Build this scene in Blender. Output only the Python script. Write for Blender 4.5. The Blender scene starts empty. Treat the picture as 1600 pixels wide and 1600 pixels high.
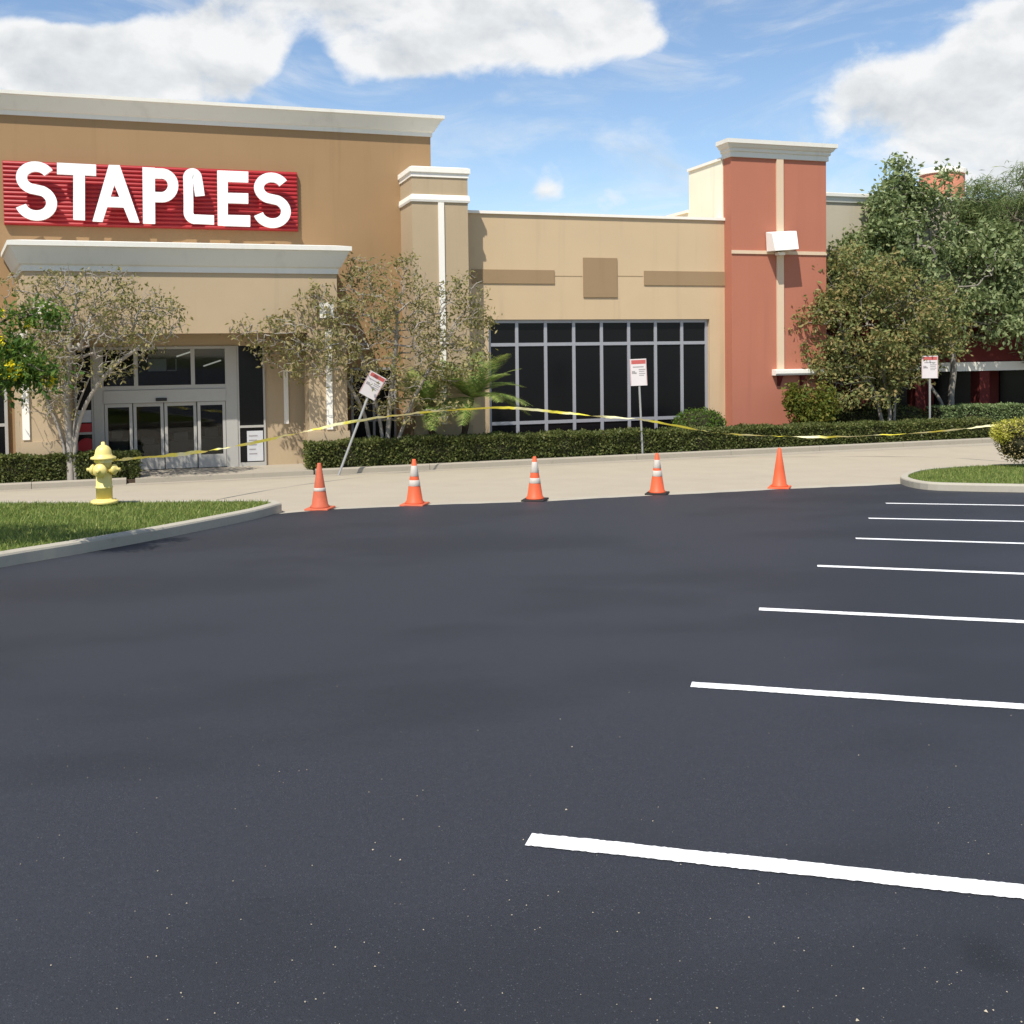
import bpy, math, random
import numpy as np
from mathutils import Vector, Matrix

C = bpy.context.scene.collection
R = math.radians

# ------------------------------------------------------------------ camera
F, CX, CY = 1660.0, 800.0, 605.0          # focal length and principal point, in photo pixels
HC = 3.0                                   # camera height above the shop floor level
YAW, PITCH, ROLL = R(-18.2), 57.0/1660.0, -0.0125
cam_data = bpy.data.cameras.new('camera')
cam = bpy.data.objects.new('camera', cam_data)
C.objects.link(cam)
bpy.context.scene.camera = cam
cam_data.sensor_width = 36.0
cam_data.lens = 36.0*F/1600.0
cam_data.shift_y = (CY-800.0)/1600.0
cam_data.clip_start, cam_data.clip_end = 0.05, 4000
RM = (Matrix.Rotation(YAW, 3, 'Z') @ Matrix.Rotation(math.pi/2-PITCH, 3, 'X') @ Matrix.Rotation(ROLL, 3, 'Z'))
cam.matrix_world = Matrix.Translation((0, 0, HC)) @ RM.to_4x4()

# ------------------------------------------------------------------ light
SUN = Vector((0.88, 1.0, -2.0)).normalized()      # direction the light travels
EL = math.asin(-SUN.z)
AZ = math.atan2(-SUN.x, -SUN.y)                    # azimuth of the sun from +Y towards +X
sd = bpy.data.lights.new('sun', 'SUN'); sd.energy = 4.3; sd.angle = R(0.55); sd.color = (1.0, 0.945, 0.86)
so = bpy.data.objects.new('sun', sd); C.objects.link(so)
so.rotation_euler = SUN.to_track_quat('-Z', 'Y').to_euler(); so.location = (-20, -20, 50)

vs = bpy.context.scene.view_settings
vs.view_transform = 'Standard'; vs.look = 'None'; vs.gamma = 1.0; vs.exposure = 0.40; vs.use_curve_mapping = False

def px_dir(px, py):
    d = RM @ Vector(((px-CX)/F, -(py-CY)/F, -1.0))
    return d
def azel(px, py):
    d = px_dir(px, py).normalized()
    return math.atan2(d.x, d.y), math.asin(d.z)

world = bpy.data.worlds.new('World'); bpy.context.scene.world = world
world.use_nodes = True
def build_world():
    nt = world.node_tree; nt.nodes.clear()
    N, L = nt.nodes.new, nt.links.new
    def math_(op, a, b=None, c=None, clamp=False):
        n = N('ShaderNodeMath'); n.operation = op; n.use_clamp = clamp
        for i, v in enumerate((a, b, c)):
            if v is None: continue
            if isinstance(v, (int, float)): n.inputs[i].default_value = v
            else: L(v, n.inputs[i])
        return n.outputs[0]
    out = N('ShaderNodeOutputWorld')
    sky = N('ShaderNodeTexSky'); sky.sky_type = 'NISHITA'; sky.sun_disc = False
    sky.sun_elevation = EL; sky.sun_rotation = AZ
    sky.air_density = 1.0; sky.dust_density = 0.15; sky.ozone_density = 2.6; sky.altitude = 0
    bg = N('ShaderNodeBackground'); bg.inputs['Strength'].default_value = 0.116
    L(sky.outputs[0], bg.inputs['Color'])
    tc = N('ShaderNodeTexCoord')
    sep = N('ShaderNodeSeparateXYZ'); L(tc.outputs['Generated'], sep.inputs[0])
    az = math_('ARCTAN2', sep.outputs[0], sep.outputs[1])
    el = math_('ARCSINE', sep.outputs[2])
    # cloud noise in direction space, stretched along the horizon
    def noise(scale, zs, off, detail=8, rough=0.55, dist=0.0):
        mp = N('ShaderNodeMapping'); mp.inputs['Scale'].default_value = (1, 1, zs); mp.inputs['Location'].default_value = off
        L(tc.outputs['Generated'], mp.inputs[0])
        n = N('ShaderNodeTexNoise'); n.inputs['Scale'].default_value = scale; n.inputs['Detail'].default_value = detail
        n.inputs['Roughness'].default_value = rough; n.inputs['Distortion'].default_value = dist
        L(mp.outputs[0], n.inputs['Vector']); return n.outputs['Fac']
    n1 = noise(13.0, 1.5, (0, 0, 0), 9, 0.56, 0.25)
    n1u = noise(13.0, 1.5, (0.02, 0, 0.035), 9, 0.56, 0.25)
    n2 = noise(34.0, 1.3, (3, 1, 0), 6, 0.6, 0.3)
    nw = noise(5.0, 3.2, (7.0, 2, 1), 7, 0.62, 1.2)        # thin veils
    ng = noise(2.3, 2.0, (1.7, 5.2, 0.0), 3, 0.5, 0.0)     # which parts of the sky hold cumulus
    blobs = [  # cumulus heaps: photo position, size (px), weight
        (55, 80, 60, 50, .60), (110, 105, 80, 45, .5), (200, 75, 60, 45, .45), (190, 130, 120, 35, .45), (300, 60, 80, 60, .62), (350, 110, 80, 40, .55), (400, 40, 60, 50, .45),
        (610, 80, 90, 38, .60), (560, 30, 90, 50, .5), (720, 35, 130, 55, .65), (850, 55, 110, 40, .58), (950, 25, 80, 45, .5), (1000, 60, 45, 25, .3), (600, -70, 260, 60, .5),
        (1540, 110, 90, 60, .50), (1600, 60, 60, 45, .6), (1420, 190, 90, 60, .40), (1590, 220, 120, 80, .5), (1370, 130, 70, 30, .25),
        (1720, 130, 140, 120, .5), (-140, 90, 90, 60, .5), (855, 300, 34, 22, .36), (965, 305, 30, 18, .40), (1050, 150, 40, 14, .2), (478, 125, 42, 60, -.55), (120, 12, 110, 24, -.5), (1330, 170, 60, 40, .25),
    ]
    tot = None
    for (x, y, sx, sy, w) in blobs:
        a, e = azel(x, y)
        da = math_('DIVIDE', math_('SUBTRACT', az, a), sx/F)
        de = math_('DIVIDE', math_('SUBTRACT', el, e), sy/F)
        r2 = math_('ADD', math_('MULTIPLY', da, da), math_('MULTIPLY', de, de))
        g = math_('MULTIPLY', math_('POWER', 2.71828, math_('MULTIPLY', r2, -0.8)), w)
        tot = g if tot is None else math_('ADD', tot, g)
    tot = math_('SMOOTH_MIN', tot, 0.62, 0.25)
    # the rest of the sky carries the same kind of clouds
    far = math_('MULTIPLY', math_('SUBTRACT', math_('ABSOLUTE', math_('SUBTRACT', az, -YAW)), 0.62), 3.0, clamp=True)
    high = math_('MULTIPLY', math_('SUBTRACT', el, 0.42), 4.0, clamp=True)
    rest = math_('MAXIMUM', far, high)
    glob = math_('MULTIPLY', math_('MULTIPLY', math_('SUBTRACT', ng, 0.42), 3.2, clamp=True), rest)
    tot = math_('ADD', tot, math_('MULTIPLY', glob, 0.55))
    dens = math_('ADD', tot, math_('MULTIPLY', math_('SUBTRACT', n1, 0.5), 1.15))
    dens = math_('ADD', dens, math_('MULTIPLY', math_('SUBTRACT', n2, 0.5), 0.22))
    ms = N('ShaderNodeMapRange'); ms.interpolation_type = 'SMOOTHSTEP'
    ms.inputs['From Min'].default_value = 0.17; ms.inputs['From Max'].default_value = 0.52
    L(dens, ms.inputs['Value'])
    mv = N('ShaderNodeMapRange'); mv.interpolation_type = 'SMOOTHSTEP'
    mv.inputs['From Min'].default_value = 0.40; mv.inputs['From Max'].default_value = 0.78; mv.inputs['To Max'].default_value = 0.50
    L(nw, mv.inputs['Value'])
    alpha = math_('MAXIMUM', math_('MULTIPLY', ms.outputs[0], 0.97), mv.outputs[0])
    up = math_('MULTIPLY', math_('GREATER_THAN', el, -0.02), alpha)
    shade = math_('ADD', 0.62, math_('MULTIPLY', math_('SUBTRACT', n1, n1u), 2.4))
    thick = N('ShaderNodeMapRange'); thick.inputs['From Min'].default_value = 0.40; thick.inputs['From Max'].default_value = 0.95
    thick.inputs['To Min'].default_value = 0.34; thick.inputs['To Max'].default_value = -0.22
    L(dens, thick.inputs['Value'])
    shade = math_('ADD', shade, thick.outputs[0], clamp=True)
    cr = N('ShaderNodeMix'); cr.data_type = 'RGBA'
    cr.inputs['A'].default_value = (0.50, 0.54, 0.575, 1); cr.inputs['B'].default_value = (0.86, 0.865, 0.865, 1)
    L(shade, cr.inputs['Factor'])
    cb = N('ShaderNodeBackground'); cb.inputs['Strength'].default_value = 0.83
    L(cr.outputs['Result'], cb.inputs['Color'])
    mx = N('ShaderNodeMixShader'); L(up, mx.inputs[0]); L(bg.outputs[0], mx.inputs[1]); L(cb.outputs[0], mx.inputs[2])
    L(mx.outputs[0], out.inputs['Surface'])
build_world()

# ------------------------------------------------------------------ geometry helpers
CAM = Vector((0, 0, HC))
FWD = RM @ Vector((0, 0, -1))
def on_y(px, py, Y):                       # photo pixel -> point on the wall plane y = Y
    d = px_dir(px, py); t = Y/d.y
    return CAM + d*t
def at_depth(px, py, D):
    return CAM + px_dir(px, py)*D
def X(px, Y, py=560): return on_y(px, py, Y).x
def Z(px, py, Y): return on_y(px, py, Y).z
LOT_N = (RM @ Vector((0, -1660, 17))).normalized()
LOT_P = Vector((0, 0, HC-1.85))
def lotz(x, y):
    return LOT_P.z - (LOT_N.x*(x-LOT_P.x)+LOT_N.y*(y-LOT_P.y))/LOT_N.z
def lot(px, py, dz=0.0):
    P = LOT_P + Vector((0, 0, dz)); d = px_dir(px, py)
    t = LOT_N.dot(P-CAM)/LOT_N.dot(d)
    return CAM + d*t
def on_z(px, py, z):
    d = px_dir(px, py); return CAM + d*((z-HC)/d.z)

class MB:
    def __init__(s): s.v = []; s.f = []
    def add(s, vs, fs):
        o = len(s.v); s.v += [tuple(v) for v in vs]; s.f += [tuple(i+o for i in f) for f in fs]; return s
    def box(s, x0, x1, y0, y1, z0, z1):
        s.add([(x0,y0,z0),(x1,y0,z0),(x1,y1,z0),(x0,y1,z0),(x0,y0,z1),(x1,y0,z1),(x1,y1,z1),(x0,y1,z1)],
              [(0,3,2,1),(4,5,6,7),(0,1,5,4),(1,2,6,5),(2,3,7,6),(3,0,4,7)]); return s
    def bevbox(s, x0, x1, y0, y1, z0, z1, b=0.01):
        r = []
        for (zz, k) in ((z0, b), (z0+b, 0), (z1-b, 0), (z1, b)):
            r.append([(x0+k+b*0,y0+k,zz),(x1-k,y0+k,zz),(x1-k,y1-k,zz),(x0+k,y1-k,zz)])
        vs = [p for q in r for p in q]; fs = [(3,2,1,0),(12,13,14,15)]
        for k in range(3):
            for i in range(4):
                j = (i+1) % 4; fs.append((k*4+i, k*4+j, k*4+4+j, k*4+4+i))
        s.add(vs, fs); return s
    def obox(s, c, ax, ay, az_):      # oriented box: centre and three half-axes
        c, ax, ay, az_ = map(Vector, (c, ax, ay, az_))
        vs = [c+sx*ax+sy*ay+sz*az_ for sz in (-1,1) for (sx,sy) in ((-1,-1),(1,-1),(1,1),(-1,1))]
        s.add(vs, [(0,3,2,1),(4,5,6,7),(0,1,5,4),(1,2,6,5),(2,3,7,6),(3,0,4,7)]); return s
    def tube(s, pts, rad, n=6, caps=True):
        pts = [Vector(p) for p in pts]
        if isinstance(rad, (int, float)): rad = [rad]*len(pts)
        vs = []; fs = []
        for i, p in enumerate(pts):
            t = (pts[min(i+1, len(pts)-1)]-pts[max(i-1, 0)])
            t = t.normalized() if t.length > 1e-9 else Vector((0, 0, 1))
            a = t.orthogonal().normalized() if i == 0 else (a - t*a.dot(t)).normalized()
            b = t.cross(a)
            for k in range(n):
                w = 2*math.pi*k/n; vs.append(p + (a*math.cos(w)+b*math.sin(w))*rad[i])
        for i in range(len(pts)-1):
            for k in range(n):
                j = (k+1) % n; fs.append((i*n+k, i*n+j, (i+1)*n+j, (i+1)*n+k))
        if caps:
            fs.append(tuple(range(n-1, -1, -1))); fs.append(tuple((len(pts)-1)*n+k for k in range(n)))
        s.add(vs, fs); return s
    def lathe(s, prof, c=(0,0,0), n=24, axis=None, sx=1.0):
        c = Vector(c); axis = Vector(axis or (0,0,1)).normalized()
        a = axis.orthogonal().normalized(); b = axis.cross(a); vs = []; fs = []
        for (r, h) in prof:
            for k in range(n):
                w = 2*math.pi*k/n; vs.append(c+axis*h+(a*math.cos(w)+b*math.sin(w))*max(r, 1e-4))
        for i in range(len(prof)-1):
            for k in range(n):
                j = (k+1) % n; fs.append((i*n+k, i*n+j, (i+1)*n+j, (i+1)*n+k))
        fs.append(tuple(range(n-1, -1, -1))); fs.append(tuple((len(prof)-1)*n+k for k in range(n)))
        s.add(vs, fs); return s
    def sweep(s, prof, path, cap=True):
        """profile (out, up) along an open path of 3-D points; out points to the right of travel"""
        path = [Vector(p) for p in path]; n = len(path); m = len(prof); vs = []; fs = []
        for i, p in enumerate(path):
            d0 = (p-path[i-1]) if i > 0 else (path[1]-p)
            d1 = (path[i+1]-p) if i < n-1 else d0
            d0 = Vector((d0.x, d0.y)).normalized(); d1 = Vector((d1.x, d1.y)).normalized()
            n0 = Vector((d0.y, -d0.x)); n1 = Vector((d1.y, -d1.x)); k = (n0+n1).normalized()
            k = k/max(k.dot(n0), 0.35)
            for (o, u) in prof: vs.append((p.x+k.x*o, p.y+k.y*o, p.z+u))
        for i in range(n-1):
            for j in range(m):
                q = (j+1) % m; fs.append((i*m+j, i*m+q, (i+1)*m+q, (i+1)*m+j))
        if cap:
            fs.append(tuple(range(m-1, -1, -1))); fs.append(tuple((n-1)*m+j for j in range(m)))
        s.add(vs, fs); return s
    def prism_xz(s, poly, y0, y1):     # 2-D outline in the wall plane, extruded along y (simple polygons)
        n = len(poly); vs = [(x, y0, z) for x, z in poly]+[(x, y1, z) for x, z in poly]
        fs = [tuple(range(n)), tuple(range(2*n-1, n-1, -1))]
        fs += [(i, n+i, n+(i+1) % n, (i+1) % n) for i in range(n)]
        s.add(vs, fs); return s
    def stroke_xz(s, pts, w, y0, y1):  # thick polyline in the wall plane
        P = [Vector((a, b)) for a, b in pts]; n = len(P); l = []; r = []
        for i, p in enumerate(P):
            d0 = (p-P[i-1]).normalized() if i else (P[1]-p).normalized()
            d1 = (P[i+1]-p).normalized() if i < n-1 else d0
            n0 = Vector((-d0.y, d0.x)); n1 = Vector((-d1.y, d1.x)); k = (n0+n1).normalized(); k = k/max(k.dot(n0), .3)
            l.append(p+k*w/2); r.append(p-k*w/2)
        vs = []
        for y in (y0, y1):
            for i in range(n): vs.append((l[i].x, y, l[i].y))
            for i in range(n): vs.append((r[i].x, y, r[i].y))
        fs = []; B = 2*n
        for i in range(n-1):
            fs.append((i, n+i, n+i+1, i+1)); fs.append((B+i, B+i+1, B+n+i+1, B+n+i))
            fs.append((i, i+1, B+i+1, B+i)); fs.append((n+i, B+n+i, B+n+i+1, n+i+1))
        fs.append((0, B, B+n, n)); fs.append((n-1, 2*n-1, B+2*n-1, B+n-1))
        s.add(vs, fs); return s
    def build(s, name, mat, parent=None, smooth=False, origin=None):
        me = bpy.data.meshes.new(name)
        org = Vector(origin) if origin is not None else (world_of(parent) if parent else Vector((0,0,0)))
        v = np.array(s.v, dtype=float)-np.array(org)
        me.from_pydata(v.tolist(), [], s.f)
        if smooth: me.polygons.foreach_set('use_smooth', [True]*len(me.polygons))
        me.update()
        import bmesh
        bm = bmesh.new(); bm.from_mesh(me); bmesh.ops.recalc_face_normals(bm, faces=bm.faces); bm.to_mesh(me); bm.free()
        o = bpy.data.objects.new(name, me); C.objects.link(o)
        o.data.materials.append(mat)
        if parent:
            o.parent = parent; o.location = org - world_of(parent)
        else: o.location = org
        return o
def world_of(o):
    p = Vector((0,0,0))
    while o is not None: p = p+o.location; o = o.parent
    return p
def tag(o, label=None, cat=None, group=None, kind=None):
    if label: o['label'] = label
    if cat: o['category'] = cat
    if group: o['group'] = group
    if kind: o['kind'] = kind
    return o
def thing(name, loc, label, cat, group=None):
    o = bpy.data.objects.new(name, None); C.objects.link(o); o.location = loc; o.empty_display_size = .2
    return tag(o, label, cat, group)

# ------------------------------------------------------------------ materials
def srgb(r, g, b):
    f = lambda c: (c/12.92 if c <= .04045 else ((c+.055)/1.055)**2.4)
    return (f(r/255), f(g/255), f(b/255), 1)
def base_mat(name, rough=0.8, spec=0.3):
    m = bpy.data.materials.new(name); m.use_nodes = True
    b = m.node_tree.nodes['Principled BSDF']
    b.inputs['Roughness'].default_value = rough; b.inputs['Specular IOR Level'].default_value = spec
    return m, m.node_tree, b
def noise_node(nt, scale, detail=5, rough=.55, stretch=None, coord='Object'):
    tc = nt.nodes.new('ShaderNodeTexCoord'); n = nt.nodes.new('ShaderNodeTexNoise')
    n.inputs['Scale'].default_value = scale; n.inputs['Detail'].default_value = detail; n.inputs['Roughness'].default_value = rough
    if stretch:
        mp = nt.nodes.new('ShaderNodeMapping'); mp.inputs['Scale'].default_value = stretch
        nt.links.new(tc.outputs[coord], mp.inputs[0]); nt.links.new(mp.outputs[0], n.inputs['Vector'])
    else: nt.links.new(tc.outputs[coord], n.inputs['Vector'])
    return n.outputs['Fac']
def mix(nt, a, b, fac, mode='MIX'):
    n = nt.nodes.new('ShaderNodeMix'); n.data_type = 'RGBA'; n.blend_type = mode
    for k, v in (('A', a), ('B', b), ('Factor', fac)):
        if isinstance(v, (int, float, tuple)): n.inputs[k].default_value = v
        else: nt.links.new(v, n.inputs[k])
    return n.outputs['Result']
def remap(nt, v, a, b, c=0.0, d=1.0):
    n = nt.nodes.new('ShaderNodeMapRange'); n.interpolation_type = 'SMOOTHSTEP'
    for k, q in (('From Min', a), ('From Max', b), ('To Min', c), ('To Max', d)): n.inputs[k].default_value = q
    nt.links.new(v, n.inputs['Value']); return n.outputs[0]
def bump(nt, bsdf, h, strength=.3, dist=.01):
    n = nt.nodes.new('ShaderNodeBump'); n.inputs['Strength'].default_value = strength; n.inputs['Distance'].default_value = dist
    nt.links.new(h, n.inputs['Height']); nt.links.new(n.outputs[0], bsdf.inputs['Normal'])
def mul(c, k): return (c[0]*k, c[1]*k, c[2]*k, 1)

def stucco(name, col, var=.10, streak=.16):
    m, nt, b = base_mat(name, .88, .2)
    big = noise_node(nt, .7, 4); st = noise_node(nt, 1.0, 4, .6, (2.6, 2.6, .16)); fine = noise_node(nt, 60, 4)
    c = mix(nt, mul(col, 1-var), mul(col, 1+var*.6), big)
    c = mix(nt, c, mul(col, 1-streak*1.6), remap(nt, st, .52, .80, 0, .55))
    c = mix(nt, c, mul(col, .9), remap(nt, fine, .45, .7, 0, .25))
    nt.links.new(c, b.inputs['Base Color'])
    bump(nt, b, noise_node(nt, 140, 4, .7), .35, .006)
    return m
def plain(name, col, rough=.6, spec=.4, var=.06, scale=6.0, metal=0.0, bmp=0):
    m, nt, b = base_mat(name, rough, spec); b.inputs['Metallic'].default_value = metal
    c = mix(nt, mul(col, 1-var), mul(col, 1+var), noise_node(nt, scale, 5))
    nt.links.new(c, b.inputs['Base Color'])
    if bmp: bump(nt, b, noise_node(nt, 40, 5), bmp, .004)
    return m
def leaf_mat(name, c0, c1, c2, trans=.35, rough=.5):
    m, nt, b = base_mat(name, rough, .16)
    g = nt.nodes.new('ShaderNodeNewGeometry'); rp = nt.nodes.new('ShaderNodeValToRGB')
    rp.color_ramp.elements[0].color = c0; rp.color_ramp.elements[1].color = c2
    e = rp.color_ramp.elements.new(.5); e.color = c1
    nt.links.new(g.outputs['Random Per Island'], rp.inputs[0])
    nt.links.new(rp.outputs[0], b.inputs['Base Color'])
    t = nt.nodes.new('ShaderNodeBsdfTranslucent'); nt.links.new(mix(nt, rp.outputs[0], (.5, .6, .1, 1), .25), t.inputs[0])
    mx = nt.nodes.new('ShaderNodeMixShader'); mx.inputs[0].default_value = trans
    nt.links.new(b.outputs[0], mx.inputs[1]); nt.links.new(t.outputs[0], mx.inputs[2])
    nt.links.new(mx.outputs[0], nt.nodes['Material Output'].inputs['Surface'])
    return m

def dark_patch(nt, p0, p1, w, soft=.5):
    """mask of an irregular dark patch lying between two ground points"""
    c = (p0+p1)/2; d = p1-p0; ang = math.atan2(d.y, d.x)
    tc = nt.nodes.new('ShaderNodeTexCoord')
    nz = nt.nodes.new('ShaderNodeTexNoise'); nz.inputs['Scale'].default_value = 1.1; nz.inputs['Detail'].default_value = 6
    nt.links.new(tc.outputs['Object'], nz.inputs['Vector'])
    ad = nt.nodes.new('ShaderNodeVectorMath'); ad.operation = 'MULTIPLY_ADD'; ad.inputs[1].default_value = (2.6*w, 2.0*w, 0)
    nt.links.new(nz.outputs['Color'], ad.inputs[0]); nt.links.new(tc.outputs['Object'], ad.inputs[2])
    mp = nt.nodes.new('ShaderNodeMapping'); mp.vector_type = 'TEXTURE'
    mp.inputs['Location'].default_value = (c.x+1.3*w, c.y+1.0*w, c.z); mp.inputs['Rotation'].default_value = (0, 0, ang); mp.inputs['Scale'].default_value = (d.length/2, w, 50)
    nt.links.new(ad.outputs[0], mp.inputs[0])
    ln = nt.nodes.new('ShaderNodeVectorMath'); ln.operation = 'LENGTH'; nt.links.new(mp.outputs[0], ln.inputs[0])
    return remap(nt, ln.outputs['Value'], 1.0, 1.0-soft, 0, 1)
def asphalt_mat():
    m, nt, b = base_mat('sealed asphalt', .6, .45)
    fine = noise_node(nt, 230, 3, .75); mid = noise_node(nt, 48, 5, .7); big = noise_node(nt, .22, 4, .55, (1, 2.0, 1))
    c = mix(nt, (.0105, .0118, .0160, 1), (.040, .0432, .0540, 1), remap(nt, fine, .30, .70))
    c = mix(nt, c, (.039, .0425, .052, 1), remap(nt, mid, .48, .72, 0, .55))
    c = mix(nt, c, (.0125, .0140, .0180, 1), remap(nt, big, .46, .60, 0, .50))
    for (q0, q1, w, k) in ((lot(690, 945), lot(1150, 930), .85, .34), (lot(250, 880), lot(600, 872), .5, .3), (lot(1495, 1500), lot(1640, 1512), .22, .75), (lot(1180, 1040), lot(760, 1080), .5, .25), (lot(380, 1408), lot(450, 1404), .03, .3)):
        c = mix(nt, c, (.0095, .0105, .0135, 1), mul_(nt, dark_patch(nt, q0, q1, w, .8), k))  # irregular darker patches mixed into the asphalt colour
    vo = nt.nodes.new('ShaderNodeTexVoronoi'); vo.inputs['Scale'].default_value = 95
    tc = nt.nodes.new('ShaderNodeTexCoord'); nt.links.new(tc.outputs['Object'], vo.inputs['Vector'])
    sel = nt.nodes.new('ShaderNodeSeparateColor'); nt.links.new(vo.outputs['Color'], sel.inputs[0])
    speck = mul_(nt, remap(nt, vo.outputs['Distance'], .30, .12, 0, 1), remap(nt, sel.outputs[0], .72, .86, 0, .75))
    c = mix(nt, c, (.105, .108, .118, 1), speck)
    nt.links.new(c, b.inputs['Base Color'])
    bump(nt, b, mix(nt, fine, mid, .45), .8, .007)
    return m
def mul_(nt, a, b):
    n = nt.nodes.new('ShaderNodeMath'); n.operation = 'MULTIPLY'
    for i, v in enumerate((a, b)):
        if isinstance(v, (int, float)): n.inputs[i].default_value = v
        else: nt.links.new(v, n.inputs[i])
    return n.outputs[0]
def concrete_mat(name, col, dirt=.3):
    m, nt, b = base_mat(name, .85, .25)
    c = mix(nt, mul(col, .88), mul(col, 1.08), noise_node(nt, 1.1, 5))
    c = mix(nt, c, mul(col, .62), remap(nt, noise_node(nt, 3.2, 6, .68), .55, .8, 0, dirt*1.6))
    c = mix(nt, c, mul(col, .8), remap(nt, noise_node(nt, 45, 4, .7), .5, .72, 0, .5))
    nt.links.new(c, b.inputs['Base Color']); bump(nt, b, noise_node(nt, 90, 5, .7), .4, .006)
    return m

M = {}
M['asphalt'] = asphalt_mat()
M['lane'] = concrete_mat('pale drive paving', (.405, .355, .272, 1), .12)
M['kerb'] = concrete_mat('kerb concrete', (.42, .385, .31, 1), .5)
M['walk'] = concrete_mat('walkway concrete', (.36, .32, .255, 1), .3)
M['soil'] = plain('mulch soil', (.07, .05, .035, 1), .95, .1, .4, 14, bmp=.8)
M['turf'] = plain('turf soil', (.075, .10, .025, 1), .95, .1, .3, 5, bmp=.6)
M['terrain'] = plain('terrain grass', (.09, .11, .04, 1), .95, .1, .3, .3)
M['brown'] = stucco('brown stucco', srgb(156, 127, 93))
M['tan'] = stucco('tan stucco', srgb(180, 160, 131))
M['wing'] = stucco('sand stucco', srgb(200, 176, 142))
M['band'] = stucco('band stucco', srgb(154, 130, 99))
M['red'] = stucco('brick red stucco', srgb(178, 114, 92), .08, .10)
M['cream'] = stucco('cream stucco', srgb(242, 236, 212))
M['trim'] = stucco('pale trim', srgb(222, 219, 209), .06, .14)
M['trimbright'] = stucco('light trim', srgb(240, 235, 224), .05, .08)
M['strip'] = stucco('pinkish cream strip', srgb(216, 192, 164), .05, .08)
M['grey'] = stucco('grey beige stucco', srgb(186, 176, 156))
M['alu'] = plain('aluminium frame', srgb(168, 168, 172), .45, .5, .06, 3, .35)
M['alubright'] = plain('white frame', srgb(172, 169, 162), .5, .4, .05)
M['darkglass'] = plain('dark filmed glass', (.0065, .0065, .0075, 1), .22, .22, .3, .6)
M['black'] = plain('black plastic', (.012, .012, .013, 1), .5, .4)
M['signred'] = plain('sign red', srgb(162, 24, 32), .38, .5, .08, 2)
M['signwhite'] = plain('letter white', srgb(247, 247, 244), .5, .4, .02)
M['white'] = plain('white panel', srgb(236, 234, 226), .55, .4, .04)
M['paintline'] = None
def line_paint():
    m, nt, b = base_mat('line paint', .7, .3)
    c = mix(nt, (.84, .84, .83, 1), (.66, .66, .66, 1), remap(nt, noise_node(nt, 60, 5, .7), .5, .75, 0, .8))
    c = mix(nt, c, (.07, .07, .075, 1), remap(nt, noise_node(nt, 150, 4, .8), .60, .70, 0, .8))
    nt.links.new(c, b.inputs['Base Color']); bump(nt, b, noise_node(nt, 200, 3), .5, .004); return m
M['paintline'] = line_paint()
M['hydrant'] = plain('hydrant yellow', srgb(228, 208, 126), .45, .5, .10, 9, bmp=.12)
M['coneorange'] = plain('cone orange', (.72, .115, .04, 1), .5, .4, .10, 7)
M['conefaded'] = plain('worn cone orange', (.52, .12, .06, 1), .6, .3, .18, 12)
M['conebase'] = plain('black cone base', (.02, .018, .017, 1), .7, .3, .2)
M['collar'] = plain('reflective collar', (.58, .52, .45, 1), .35, .5, .12, 14)
def tape_mat():
    m, nt, b = base_mat('caution tape', .38, .5)
    c = mix(nt, (.80, .70, .07, 1), (.78, .74, .42, 1), remap(nt, noise_node(nt, 1.4, 3), .46, .58))
    nt.links.new(c, b.inputs['Base Color']); return m
M['tape'] = tape_mat()
M['tapepale'] = plain('caution tape pale side', (.78, .74, .42, 1), .4, .5, .10, 3)
M['galv'] = plain('galvanised post', (.42, .42, .41, 1), .45, .5, .12, 6, .5)
M['signface'] = plain('sign face white', (.62, .58, .57, 1), .5, .4, .05, 4)
M['printred'] = plain('sign print red', (.46, .10, .09, 1), .5, .4, .2, 30)
M['printgrey'] = plain('sign print grey', (.30, .28, .28, 1), .5, .4, .3, 30)
M['bark'] = plain('pale smooth bark', (.25, .225, .19, 1), .85, .2, .25, 9, bmp=.4)
M['twig'] = plain('grey twig bark', (.31, .28, .24, 1), .85, .2, .25, 9, bmp=.4)
M['barkdark'] = plain('dark bark', (.14, .115, .09, 1), .9, .2, .3, 9, bmp=.5)
M['palmtrunk'] = plain('palm trunk fibre', (.075, .05, .035, 1), .95, .1, .4, 18, bmp=.9)
M['myrtle'] = leaf_mat('crape myrtle leaf', srgb(100, 104, 60), srgb(136, 130, 86), srgb(168, 152, 110), .3)
M['myrtleolive'] = leaf_mat('olive myrtle leaf', srgb(96, 108, 64), srgb(132, 136, 84), srgb(156, 134, 90), .3)
M['oak'] = leaf_mat('dark tree leaf', srgb(86, 100, 64), srgb(124, 138, 92), srgb(162, 170, 124), .3, .42)
M['fine'] = leaf_mat('fine olive leaf', srgb(80, 98, 60), srgb(108, 124, 78), srgb(140, 148, 100), .3)
M['cassia'] = leaf_mat('bright green leaf', srgb(56, 86, 38), srgb(80, 110, 46), srgb(110, 132, 56), .35)
M['flower'] = leaf_mat('yellow flower', srgb(225, 200, 20), srgb(240, 220, 40), srgb(245, 230, 80), .3)
M['hedge'] = leaf_mat('hedge leaf', srgb(62, 72, 38), srgb(88, 98, 52), srgb(116, 116, 70), .25, .4)
M['hedgepale'] = leaf_mat('pale hedge leaf', srgb(92, 112, 66), srgb(122, 140, 92), srgb(144, 158, 112), .3)
M['bush'] = leaf_mat('round bush leaf', srgb(56, 84, 28), srgb(80, 108, 40), srgb(104, 126, 54), .3)
M['bushyellow'] = leaf_mat('yellow green leaf', srgb(150, 150, 50), srgb(186, 184, 72), srgb(206, 200, 110), .3)
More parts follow.
